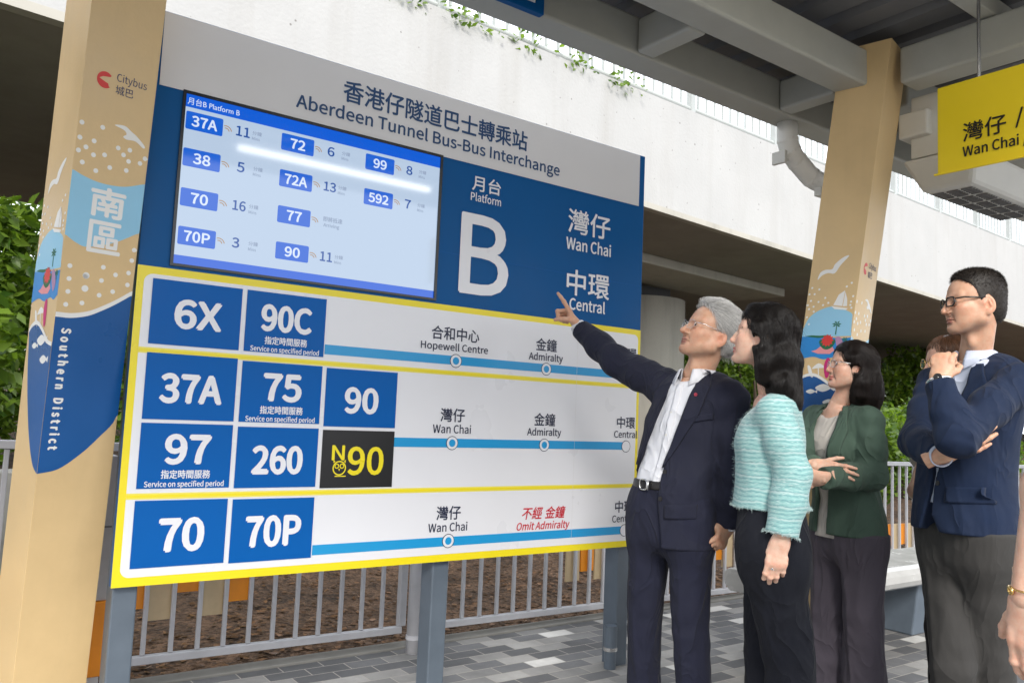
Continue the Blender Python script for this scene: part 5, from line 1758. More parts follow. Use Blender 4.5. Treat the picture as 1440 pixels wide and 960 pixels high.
def jacket(tr, arms, m, parent, hem, zs, ws, ds, ys=None, opening=None, sh_r=(.060, .070), sl=(.073, .060, .047), name='jacket', h=.0056, seed=0.0, fold=1.0, neck_hole=.066, hem_curve=0.0, back_low=0.0, extra=None, drag=None, ntop=.042, loose=()):
    zs, ws, ds = np.array(zs), np.array(ws), np.array(ds)
    ys = np.array(ys) if ys is not None else None
    top = tr.top
    nb = [tr.p(.060, -.020, top+.018), tr.p(-.060, -.020, top+.018)]
    def body(P):
        L = tr.local(P)
        d = sections(L, zs, ws, ds, ys)
        d = smax(d, P[:, 2]-top-.030+np.clip(L[:, 1], -.05, .09)*.3, .05)
        for i, a in enumerate(arms):
            d = smin(d, seg(P, nb[i], a[0]+A(0, 0, -.004), (.042, sh_r[0]), (.050, sh_r[1]), side=(0, 0, 1)), .05)
        w1 = np.clip((top-P[:, 2])/.15, 0, 1)
        d = d-fold*w1*(.0028*wob(P, 13, seed, (1.3, 1.3, .5))+.0022*wob(P, 27, seed+4, (1, 1, .7))+.0012*wob(P, 55, seed+6, (1, 1, .8))+.0048*ridge(P, 9, seed+8, (1.2, 1.2, .6)))
        if drag is not None: d = d-drag(P, L)
        hm = hem+hem_curve*np.clip(1-np.abs(L[:, 0])/.15, 0, 1)*(L[:, 1] > 0)-back_low*np.clip(-L[:, 1]/.1, -.5, 1)
        d = np.maximum(d, hm-P[:, 2])
        return d, L
    def f(P):
        d, L = body(P)
        # neck hole
        d = smax(d, -seg(P, tr.p(0, .012, top+.03), tr.p(0, .03, top+.22), neck_hole, neck_hole*1.1), .006)
        if opening is not None:
            z = L[:, 2]
            xr = np.interp(z, opening[0], opening[1]); xl = np.interp(z, opening[0], opening[2])
            c = np.maximum(np.maximum(L[:, 0]-xr, xl-L[:, 0]), .0-L[:, 1])
            d = smax(d, -c*.9, .004)
        for i, a in enumerate(arms):
            d = smin(d, sleeve(P, a, sl, seed=seed+i*3, amp=fold), .022 if i not in loose else .004)
        if extra is not None: d = extra(P, L, d)
        return d
    pts = [q for a in arms for q in a]+[tr.p(.2, .15, hem), tr.p(-.2, -.15, hem), tr.p(.2, -.15, hem), tr.p(-.2, .15, hem), tr.p(0, 0, top+.08)]
    lo, hi = bbox(pts, .085)
    V, F = nets(f, lo, hi, h)
    return mesh_obj(name, V, F, m, parent), f, lambda P: body(P)[0]

def shirt(tr, m, parent, zs, ws, ds, ys=None, shrink=.014, z0=.95, name='shirt', seed=0.0, cuffs=(), neck_hole=.058, h=.0055, sh_w=.11, stop=.06, stilt=0.0, tilt=.3):
    zs, ws, ds = np.array(zs), np.array(ws)-shrink, np.array(ds)-shrink
    ys = np.array(ys) if ys is not None else None
    top = tr.top
    def f(P):
        L = tr.local(P)
        d = sections(L, zs, ws, ds, ys)
        d = smax(d, P[:, 2]-top-.028+np.clip(L[:, 1], -.05, .1)*tilt, .03)
        for sx in (-1, 1):
            d = smin(d, seg(P, tr.p(.05*sx, -.018, top+.010), tr.p(sh_w*sx, 0, top-.008), .040, .045), .05)
        d = smax(d, P[:, 2]-top-stop+np.clip(L[:, 1], -.06, .12)*stilt, .006)
        d = d-.0026*wob(P, 30, seed, (1, 1, .6))-.0018*wob(P, 55, seed+2, (1, 1, .8))
        d = np.maximum(d, z0-P[:, 2])
        d = smax(d, -seg(P, tr.p(0, .012, top+.035), tr.p(0, .03, top+.22), neck_hole, neck_hole*1.1), .006)
        return d
    pts = [tr.p(.2, .16, z0), tr.p(-.2, -.16, z0), tr.p(.2, -.16, z0), tr.p(-.2, .16, z0), tr.p(0, 0, top+.09)]
    V, F = nets(f, *bbox(pts, .06), h)
    for (w_, e_, r0, ln) in cuffs:
        ax = unit(w_-e_)
        def fc(P):
            c = seg(P, w_-ax*.05, w_+ax*.06, r0, r0*.96)
            c = np.maximum(c, (P-w_)@ax-ln); c = np.maximum(c, -.05-(P-w_)@ax)
            return np.maximum(c, -seg(P, w_-ax*.05, w_+ax*.09, r0-.005, r0-.005))
        V2, F2 = nets(fc, *bbox([w_], .09), .003)
        mesh_obj('cuff', V2, F2, m, parent)
    return mesh_obj(name, V, F, m, parent), f
# ------------------------------------------------------------------ the people
M['suit1'] = cloth('dark_navy_wool', (.014, .0155, .030))
M['suit1_leg'] = cloth('dark_navy_trouser_wool', (.0125, .014, .029))
M['suit4'] = cloth('navy_blazer_wool', (.009, .018, .046))
M['grey_leg'] = cloth('charcoal_trouser_wool', (.044, .042, .040), creases=.5)
M['black_leg'] = cloth('black_trouser_cloth', (.0055, .0065, .0115))
M['purple_leg'] = cloth('purple_grey_trouser_cloth', (.075, .065, .082))
M['green'] = cloth('dark_green_blazer', (.060, .098, .074))
M['shirt_w'] = cloth('white_shirt_cotton', (.66, .67, .71), .7, 1200, .1, .02)
M['shirt_b'] = cloth('pale_blue_shirt_cotton', (.52, .56, .68), .7, 1200, .1, .02)
M['top_c'] = cloth('cream_knit_top', (.56, .52, .47), .8, 500, .2, .03)
M['pin'] = mat('maroon_enamel', (.30, .02, .04), .3)
M['leather'] = mat('black_leather', (.012, .011, .011), .35, .1, 30)
CREL = (( 18, 22, 14), (22, 26, 16), (26, 30, 18), (30, 32, 20))
def neckpt(tr, fwd=.0, up=.045): return tr.p(0, fwd, tr.top+up)

def lapel(bodyf, tr, side, inner, notch, m, parent, off=.003, thick=.004):
    """inner: polyline (x, z) along the opening from collar to button; notch: outer polyline"""
    return patch(bodyf, tr, [(side*x, z) for x, z in inner], [(side*x, z) for x, z in notch], 9, 30, off, thick, m, 'lapel', parent)

# ================= the pointing man with grey hair
def man_pointing():
    h = Head(at(999, 468, 3.13), 158, 20, roll=4, size=.98, nose=1.22, jaw=1.05)
    sh = at(978, 545, 3.16)
    hip = at(944, 690, 3.15)
    tr = Trunk(hip, 190, sh, 184)
    z0 = tr.top
    arms = [[tr.p(.168, .0, z0+.012), at(866, 508, 3.42), at(817, 463, 3.60)],
            [tr.p(-.160, 0, z0-.042), tr.p(-.222, -.045, z0-.30), at(1024, 738, 3.06)]]
    anR, anL = at(903, 1012, 3.24), at(978, 1030, 3.04)
    anR[2] = anL[2] = .085
    legs = [[tr.p(.082, 0, .90), None, anR], [tr.p(-.088, 0, .90), None, anL]]
    for l in legs: l[1] = l[0]*.47+l[2]*.53+tr.f*.012
    neck = neckpt(tr, .005, .05)
    tipdir = at(766, 392, 3.68)-arms[0][2]
    hands = [dict(wrist=arms[0][2]+unit(arms[0][2]-arms[0][1])*.022, tip_dir=tipdir, dorsal=A(.25, .1, 1)-.25*A(*R2), right=True, curl=((-4, 4, 3), (62, 88, 50), (70, 92, 55), (72, 90, 55)), thumb=(.75, .75), size=.98),
             dict(wrist=arms[1][2], tip_dir=A(0, 0, -1)*.75+tr.f*.62+A(*R2)*-.1, dorsal=-tr.r*1.0+A(*Fw)*.2+A(0,0,.2), right=False, curl=((40, 50, 30), (48, 60, 35), (52, 62, 40), (55, 62, 40)), thumb=(.5, .5), size=.98)]
    core = limb_core(tr, arms, legs, neck)
    p = figure(h, neck, hands, SKIN['tan'], LIP['m'], core, 'grey haired man in dark navy suit pointing at the board', neck_r=.053, beard=.7)
    trousers(tr, legs, M['suit1_leg'], p, 1.015, r_hip=.088, r_knee=.070, r_ank=.062, wz=(.158, .112), hz_=(.166, .122), seed=1.1)
    shoes(legs, tr, M['leather'], p)
    zs = [.78, .92, 1.03, 1.13, 1.25, 1.36, 1.42]
    ws = [.180, .174, .164, .160, .170, .170, .135]; ds = [.128, .126, .118, .113, .120, .106, .082]; ys = [0, 0, .002, .004, .006, 0, 0]
    op = ([.70, .93, 1.02, 1.10, 1.25, 1.38, 1.46, 1.6], [.182, .182, .165, .125, .085, .055, .045, .05], [-.06, -.022, -.018, -.020, -.045, -.060, -.045, -.05])
    def drag(P, L):   # cloth pulled up towards the raised arm
        return .004*np.sin((L[:, 2]*.8-L[:, 0])*60+wob(P, 8, 2.))*np.exp(-((L[:, 0]-.12)/.09)**2)*np.exp(-((L[:, 2]-1.27)/.12)**2)
    jk, jf, bf = jacket(tr, arms, M['suit1'], p, .775, zs, ws, ds, ys, op, seed=.4, hem_curve=.0, drag=drag, sl=(.069, .057, .045))
    # tailored overlay: lapels, collar, pocket
    lapel(bf, tr, -1, [(.047, 1.425), (.062, 1.38), (.045, 1.25), (.020, 1.10), (.018, 1.07)], [(.085, 1.44), (.128, 1.375), (.104, 1.26), (.044, 1.12), (.020, 1.07)], M['suit1'], p)
    lapel(bf, tr, 1, [(.046, 1.425), (.056, 1.38), (.086, 1.25), (.126, 1.10), (.135, 1.07)], [(.08, 1.44), (.115, 1.375), (.140, 1.26), (.150, 1.12), (.137, 1.07)], M['suit1'], p)
    collar(tr, tr.p(0, -.006, z0+.026), A(0, 0, 1)-tr.sf*.24, tr.sf, .072, M['suit1'], p, hgt=.016, leaf=.036, point=.0, gap=.11, thick=.003, name='jacket_collar', flare=1.3)
    sh_o, sf = shirt(tr, M['shirt_w'], p, zs, ws, ds, ys, z0=.985, seed=2.2, sh_w=.055, stop=.060, neck_hole=.048, tilt=.10, cuffs=[(arms[0][2], arms[0][1], .036, .026), (arms[1][2], arms[1][1], .036, .012)])
    collar(tr, tr.p(0, .004, z0+.034), A(0, 0, 1)-tr.sf*.22, tr.sf, .062, M['shirt_w'], p, hgt=.036, leaf=.050, point=.030, gap=.055, flare=1.25)
    patch(sf, tr, [(-.008, 1.41), (-.008, 1.0)], [(.022, 1.41), (.022, 1.0)], 5, 40, .0015, .0022, M['shirt_w'], 'placket', p)
    for k in range(5):
        c = tr.p(.007, .2, 1.36-.085*k)
        while sf(c[None])[0] > .004: c = c-tr.f*.002
        MB().tube([c, c-tr.f*.002], .0055, 12).obj('button', M['plastic'], p)
    # belt
    def beltf(P):
        d = sections(tr.local(P), np.array([.95, 1.07]), np.array([.1625, .1615]), np.array([.1165, .1155]))
        return np.maximum(d, np.abs(P[:, 2]-1.0)-.017)
    V, F = nets(beltf, *bbox([tr.p(.2, .16, 1), tr.p(-.2, -.16, 1), tr.p(.2, -.16, 1), tr.p(-.2, .16, 1)], .03), .0055)
    bl = mesh_obj('belt', V, F, M['leather'], p)
    bc = tr.p(.055, .1110, 1.0); bn = unit(tr.f*.9+tr.r*.3); br = unit(tr.r*.9-tr.f*.3)
    loop = [bc+bn*.005+br*u+A(0, 0, v) for u, v in rrect(-.022, -.019, .022, .019, .012, 4)]
    MB().tube(loop+[loop[0], loop[1]], .0028, 8, caps=False).tube([bc+bn*.006-br*.030+A(0,0,-.018), bc+bn*.006-br*.030+A(0,0,.018)], .004, 8).obj('buckle', M['silver'], bl, smooth=True)
    patch(bf, tr, [(-.052, .935), (-.054, .885)], [(-.158, .945), (-.158, .893)], 12, 8, .003, .0035, M['suit1'], 'pocket_flap', p)
    patch(bf, tr, [(-.082, 1.262), (-.084, 1.240)], [(-.150, 1.278), (-.152, 1.256)], 10, 6, .0025, .003, M['suit1'], 'breast_pocket', p)
    for zz in (1.055, .955):
        c = tr.p(-.034, .25, zz)
        while bf(c[None])[0] > .003: c = c-tr.f*.002
        MB().tube([c, c-tr.f*.003], .0085, 14).obj('button', M['leather'], p)
    # lapel pin
    c = tr.p(-.098, .25, 1.345)
    while bf(c[None])[0] > .009: c = c-tr.f*.002
    MB().tube([c, c-tr.f*.003], .0068, 16).obj('lapel_pin', M['pin'], p)
    # hair: swept back, silver
    def G(P):
        d = ell(P, (0, -.020, .046), (.087, .102, .089))
        d = smin(d, ell(P, (0, .030, .088), (.062, .050, .036)), .03)
        d = smin(d, ell(P, (0, -.070, -.020), (.068, .045, .060)), .03)
        d = d-.0035*wob(P, 60, .7, (1, 1, 1))
        X = P.copy(); X[:, 0] = np.abs(X[:, 0])
        d = smax(d, hairline(P, [-.09, -.05, -.03, 0, .02, .04, .06, .080, .10, .13], [-.03, -.02, .004, .012, .020, .030, .046, .062, .085, .12]), .008)
        d = smax(d, -ell(X, (.09, -.010, -.026), (.030, .026, .036)), .008)
        return np.maximum(d, -.078-P[:, 2]-P[:, 1]*.25)
    hair(h, p, G, M['hair_grey'], lambda q: A(.15, -.85, .0)[None]+np.stack([np.sign(q[:, 0])*.12, -.2*np.ones(len(q)), -np.clip((.09-q[:, 2])*9, 0, 1.6)], 1), 9500, 8, .0085, (-.001, .007), .00042, wild=1800, wave=.26)
    eyes(h, p, (-.12, .15)); brows(h, p, M['brow_grey'])
    spectacles(h, p, M['silver'], rimless=True, z=-.006, y=.106)
    return p

def hair(h, p, G, m, flow, n, steps, step, off, rad, wild=0, wave=0.0, zmin=-9, name='hair', box=((-.16, -.20, -.36), (.16, .13, .16)), cap=.0028, h_=.0036):
    V, F = nets(lambda P: G(P)+cap, box[0], box[1], h_)
    o = mesh_obj(name, h.W(V), F, m, p)
    g = grow(h, G, surf_pts(V, V[:, 2] > zmin, n), flow, steps, step, off, wave)
    strands('hair_strands', g, rad, m, o)
    if wild:
        g = grow(h, G, surf_pts(V, V[:, 2] > zmin, wild, 5), flow, steps, step*.9, (.002, .014), wave*1.6, lift=.35, seed=9)
        strands('loose_strands', g, rad*.6, m, o)
    return o
# ================= woman in the turquoise tweed jacket
def tweed():
    m = bpy.data.materials.new('turquoise_tweed')
    m.use_nodes = True
    t = m.node_tree
    b = t.nodes['Principled BSDF']
    b.inputs['Roughness'].default_value = .9
    b.inputs['Specular IOR Level'].default_value = .15
    b.inputs['Sheen Weight'].default_value = .25
    L = t.links.new
    co = t.nodes.new('ShaderNodeTexCoord')
    sx = t.nodes.new('ShaderNodeSeparateXYZ'); L(co.outputs['Object'], sx.inputs[0])
    n = t.nodes.new('ShaderNodeTexNoise'); n.inputs['Scale'].default_value = 16; n.inputs['Detail'].default_value = 5; L(co.outputs['Object'], n.inputs['Vector'])
    def math_(op, a, b_=None):
        q = t.nodes.new('ShaderNodeMath'); q.operation = op
        for i, v in enumerate((a, b_)):
            if v is None: continue
            if isinstance(v, (int, float)): q.inputs[i].default_value = v
            else: L(v, q.inputs[i])
        return q.outputs[0]
    z = math_('ADD', sx.outputs['Z'], math_('MULTIPLY', n.outputs['Fac'], .022))
    fr = math_('FRACT', math_('DIVIDE', z, .042))
    r = t.nodes.new('ShaderNodeValToRGB'); L(fr, r.inputs[0])
    e = r.color_ramp.elements
    mint, pale, white, dark, mid = (.22,.43,.42,1), (.31,.50,.49,1), (.38,.53,.52,1), (.12,.25,.27,1), (.19,.38,.38,1)
    e[0].position, e[0].color = 0, mint
    e[1].position, e[1].color = 1, mint
    for p, c in ((.10,pale),(.20,mint),(.255,mid),(.285,dark),(.315,mid),(.36,mint),(.46,pale),(.56,mint),(.60,mid),(.625,dark),(.65,mid),(.70,mint),(.76,white),(.86,white),(.90,dark),(.93,mid)):
        x = e.new(p); x.color = c
    # broken threads: streaks along the weft
    mp = t.nodes.new('ShaderNodeMapping'); mp.inputs['Scale'].default_value = (60, 60, 520); L(co.outputs['Object'], mp.inputs['Vector'])
    s = t.nodes.new('ShaderNodeTexNoise'); s.inputs['Scale'].default_value = 1; s.inputs['Detail'].default_value = 3; L(mp.outputs[0], s.inputs['Vector'])
    sr = t.nodes.new('ShaderNodeMapRange'); sr.inputs[1].default_value, sr.inputs[2].default_value, sr.inputs[3].default_value, sr.inputs[4].default_value = .55, .68, 0, .75
    L(s.outputs['Fac'], sr.inputs[0])
    m1 = t.nodes.new('ShaderNodeMix'); m1.data_type = 'RGBA'; m1.inputs[7].default_value = (.50, .62, .61, 1)
    L(sr.outputs[0], m1.inputs[0]); L(r.outputs[0], m1.inputs[6])
    sr2 = t.nodes.new('ShaderNodeMapRange'); sr2.inputs[1].default_value, sr2.inputs[2].default_value, sr2.inputs[3].default_value, sr2.inputs[4].default_value = .44, .33, 0, .6
    L(s.outputs['Fac'], sr2.inputs[0])
    m2 = t.nodes.new('ShaderNodeMix'); m2.data_type = 'RGBA'; m2.inputs[7].default_value = (.13, .27, .29, 1)
    L(sr2.outputs[0], m2.inputs[0]); L(m1.outputs[2], m2.inputs[6]); L(m2.outputs[2], b.inputs['Base Color'])
    bp = t.nodes.new('ShaderNodeBump'); bp.inputs['Strength'].default_value = .2; bp.inputs['Distance'].default_value = .003
    L(s.outputs['Fac'], bp.inputs['Height']); L(bp.outputs[0], b.inputs['Normal'])
    return m
M['tweed'] = tweed()
M['fray'] = mat('pale_frayed_thread', (.46, .58, .57), .9)
M['fray_dark'] = mat('slate_frayed_thread', (.10, .15, .18), .9)

def fringe(pts, out_, m, parent, n=420, ln=.013, spread=.5, rad=.0005, seed=4, name='frayed_edge'):
    """short loose threads along a polyline; out_ = main direction(s)"""
    r_ = np.random.default_rng(seed)
    pts = np.array(pts); out_ = np.array(out_)
    s = np.r_[0, np.cumsum(np.linalg.norm(np.diff(pts, axis=0), axis=1))]
    t = r_.uniform(0, s[-1], n)
    P = np.stack([np.interp(t, s, pts[:, i]) for i in range(3)], 1)+r_.normal(0, .0025, (n, 3))
    O = np.stack([np.interp(t, s, out_[:, i]) for i in range(3)], 1) if out_.ndim == 2 else np.tile(out_, (n, 1))
    D = O+r_.normal(0, spread, (n, 3)); D /= np.linalg.norm(D, axis=1)[:, None]
    E = r_.normal(0, .35, (n, 3))
    l = (ln*r_.uniform(.4, 1.4, n))[:, None]
    cs = np.stack([P+D*l*k+E*l*k*k for k in (-.25, .2, .55, 1)], 1)
    return strands(name, cs, rad, m, parent)

def woman_tweed():
    h = Head(at(1074, 473, 2.80), 119, 12, roll=0, size=.93, female=True, nose=.93, jaw=.90, wide=.97)
    sh = at(1088, 573, 2.82)
    hip = at(1084, 720, 2.80)
    tr = Trunk(hip, 126, sh, 128, H=1.66)
    z0 = tr.top
    hp = 1.62/1.72
    arms = [[tr.p(.150, 0, z0-.012), tr.p(.17, -.06, z0-.28), tr.p(.14, -.03, z0-.50)],
            [tr.p(-.150, .0, z0-.015), at(1115, 668, 2.64), at(1099, 752, 2.61)]]
    kR, kL = at(1082, 935, 2.86), at(1112, 940, 2.72)
    anR, anL = A(*kR)+A(.02, .0, 0), A(*kL)+A(.02, 0, 0)
    anR[2] = anL[2] = .085
    legs = [[tr.p(.080, 0, .84), kR, anR], [tr.p(-.084, 0, .84), kL, anL]]
    neck = neckpt(tr, .004, .045)
    hands = [dict(wrist=arms[0][2], tip_dir=A(0, 0, -1)+tr.f*.3, dorsal=tr.r, right=True, curl=((25, 30, 15),)*4, size=.92),
             dict(wrist=arms[1][2]+A(0,0,-.012), tip_dir=A(0, 0, -1)+A(*R2)*-.20, dorsal=-tr.r*1.0-A(*R2)*.1+A(*Fw)*-.25, right=False, curl=((14, 30, 18), (16, 34, 20), (18, 36, 20), (22, 36, 20)), thumb=(.7, .5), size=.95, slim=.92, spread=.03)]
    core = limb_core(tr, arms, legs, neck, H=hp)
    p = figure(h, neck, hands, SKIN['fair'], LIP['f'], core, 'woman in turquoise tweed jacket with long black wavy hair', neck_r=.048)
    trousers(tr, legs, M['black_leg'], p, .98, r_hip=.092, r_knee=.078, r_ank=.078, wz=(.142, .108), hz_=(.160, .124), seed=3.3, crease=.001, drape=1.2, tuck=.975)
    shoes(legs, tr, M['leather'], p)
    zs = np.array([.90, .98, 1.05, 1.13, 1.22, 1.30, 1.345]); zs = zs+(z0-1.345)*np.linspace(.2, 1, 7)
    ws = [.158, .152, .143, .144, .154, .152, .12]; ds = [.134, .128, .116, .112, .120, .102, .08]; ys = [.0, .0, .004, .008, .012, .004, -.006]
    hem = .965
    op = ([.8, 1.0, 1.18, 1.30, 1.36, 1.5], [.004, .004, .005, .028, .050, .055], [-.004, -.004, -.005, -.028, -.050, -.055])
    jk, jf, bf = jacket(tr, arms, M['tweed'], p, hem, zs, ws, ds, ys, op, seed=5.4, sl=(.057, .052, .050), sh_r=(.046, .056), name='tweed_jacket', fold=.42, neck_hole=.058, ntop=.03, loose=(1,))
    sh_o, sf = shirt(tr, M['pink_art'], p, zs, ws, ds, ys, z0=1.02, seed=6.2, shrink=.016, name='patterned_blouse')
    # flap and trims
    def ringpts(cz, n=80, pad=.004):
        out, dr = [], []
        for k in range(n+1):
            a = 2*math.pi*k/n
            c = tr.p(0, 0, cz); r, f = tr.axes(cz)
            d = r*math.cos(a)+f*math.sin(a)
            q = c+d*.06
            while bf(q[None])[0] < 0 and np.linalg.norm(q-c) < .3: q = q+d*.003
            out.append(q+d*pad*.3); dr.append(d)
        return np.array(out), np.array(dr)
    P, D = ringpts(hem+.004)
    fringe(P, D*.15+A(0, 0, -.8), M['fray'], jk, 600, .005, spread=.35, rad=.0004)
    w_, e_ = arms[1][2], arms[1][1]
    ax = unit(w_-e_); e1 = unit(np.cross(ax, A(0, 1, .2))); e2 = np.cross(ax, e1)
    cu = np.array([w_-ax*.002+(e1*math.cos(a)+e2*math.sin(a))*.056 for a in np.linspace(0, 2*math.pi, 40)])
    cd = np.array([ax*.8+(e1*math.cos(a)+e2*math.sin(a))*.5 for a in np.linspace(0, 2*math.pi, 40)])
    fringe(cu, cd, M['fray'], jk, 260, .005, spread=.4, rad=.0004)
    # front edge and neckline
    ed, eo = [], []
    for zz in np.linspace(hem, z0+.045, 40):
        xx = np.interp(zz, op[0], op[2])
        q = tr.p(xx-.003, .26, zz)
        k = 0
        while bf(q[None])[0] > .001 and k < 200: q = q-tr.axes(zz)[1]*.0015; k += 1
        ed.append(q); eo.append(tr.axes(zz)[1]*.8+tr.axes(zz)[0]*.5)
    fringe(ed, np.array(eo), M['fray'], jk, 240, .005, rad=.0004)
    fringe(ed, np.array(eo), M['fray_dark'], jk, 120, .006, seed=8)
    # loose weft threads scattered over the cloth
    Vj = np.array([v.co for v in jk.data.vertices]); r_ = np.random.default_rng(12)
    pick = Vj[r_.choice(len(Vj), 550)]; nn = grad(jf, pick)
    tdir = np.cross(nn, A(0, 0, 1)); tdir /= np.maximum(np.linalg.norm(tdir, axis=1), 1e-6)[:, None]
    l = r_.uniform(.004, .012, 550)[:, None]
    wig = r_.normal(0, .0006, (550, 3))
    strands('weft_threads', np.stack([pick+nn*.0006-tdir*l, pick+nn*.0016+wig, pick+nn*.0012+tdir*l], 1), .0005, M['fray'], jk)
    # hair: long, wavy
    down = A(0, 0, -1)@h.Rm
    back = unit(A(0, -1, 0)-down*(A(0, -1, 0)@down))
    b0 = A(0, -.050, .010)
    def G(P):
        X = P.copy(); X[:, 0] = np.abs(X[:, 0])
        d = ell(P, (0, -.016, .040), (.084, .099, .085))
        d = smin(d, ell(P, (0, .030, .076), (.062, .046, .036)), .03)
        q = [b0, b0+down*.09+back*.018, b0+down*.18+back*.022, b0+down*.235+back*.032, b0+down*.285+back*.044]
        d = smin(d, chain(P, q, [(.080, .058), (.082, .054), (.080, .048), (.070, .040), (.040, .026)], side=(1, 0, 0), k=.03), .03)
        s_ = [A(.074, .010, .030), A(.080, -.006, -.030)+down*.01, A(.080, -.02, -.03)+down*.07, A(.074, -.01, -.02)+down*.135]
        d = smin(d, chain(X, s_, [.024, .022, .028, .020], k=.02), .025)
        d = d-.0055*wob(P, 42, 1.7, (1, 1, .8))-.003*wob(P, 90, .7, (1, 1, .6))
        cut = face_cut(P, .118, -.058, .078, .078, .118)
        d = smax(d, -cut, .008)
        return smax(d, -ell(X, (.094, .018, -.026), (.034, .030, .028)), .006)
    fl_ = lambda q: down[None]*np.clip(.35+(.06-q[:, 2])*7, .15, 1.5)[:, None]+A(0, -.55, 0)[None]*np.clip((q[:, 2]-.02)*14, 0, 1)[:, None]+np.stack([np.sign(q[:, 0])*.25*(q[:, 2] > .06), 0*q[:, 0], 0*q[:, 0]], 1)
    hair(h, p, G, M['hair_black'], fl_, 12000, 11, .011, (-.001, .004), .0004, wild=520, wave=.30, box=((-.17, -.24, -.40), (.17, .14, .16)))
    eyes(h, p, (0, .1)); brows(h, p, M['brow'])
    MB().tube([h.W((-.078, -.006, -.046)), h.W((-.081, -.006, -.052))], .004, 12).obj('earring', M['silver'], p, smooth=True)
    hw = hands[1]
    y = unit(hw['tip_dir']); z = unit(hw['dorsal']-y*(hw['dorsal']@y)); x = -np.cross(y, z)
    rc = hw['wrist']+.93*(x*-.0095+y*.104+z*.0)
    g = MB(); torus_mb(g, rc, unit(y*.94-z*.34), .0098, .0012, 24, 6)
    g.tube([rc+z*.0085, rc+z*.0115], .0028, 10)
    g.obj('ring', M['silver'], p, smooth=True)
    return p

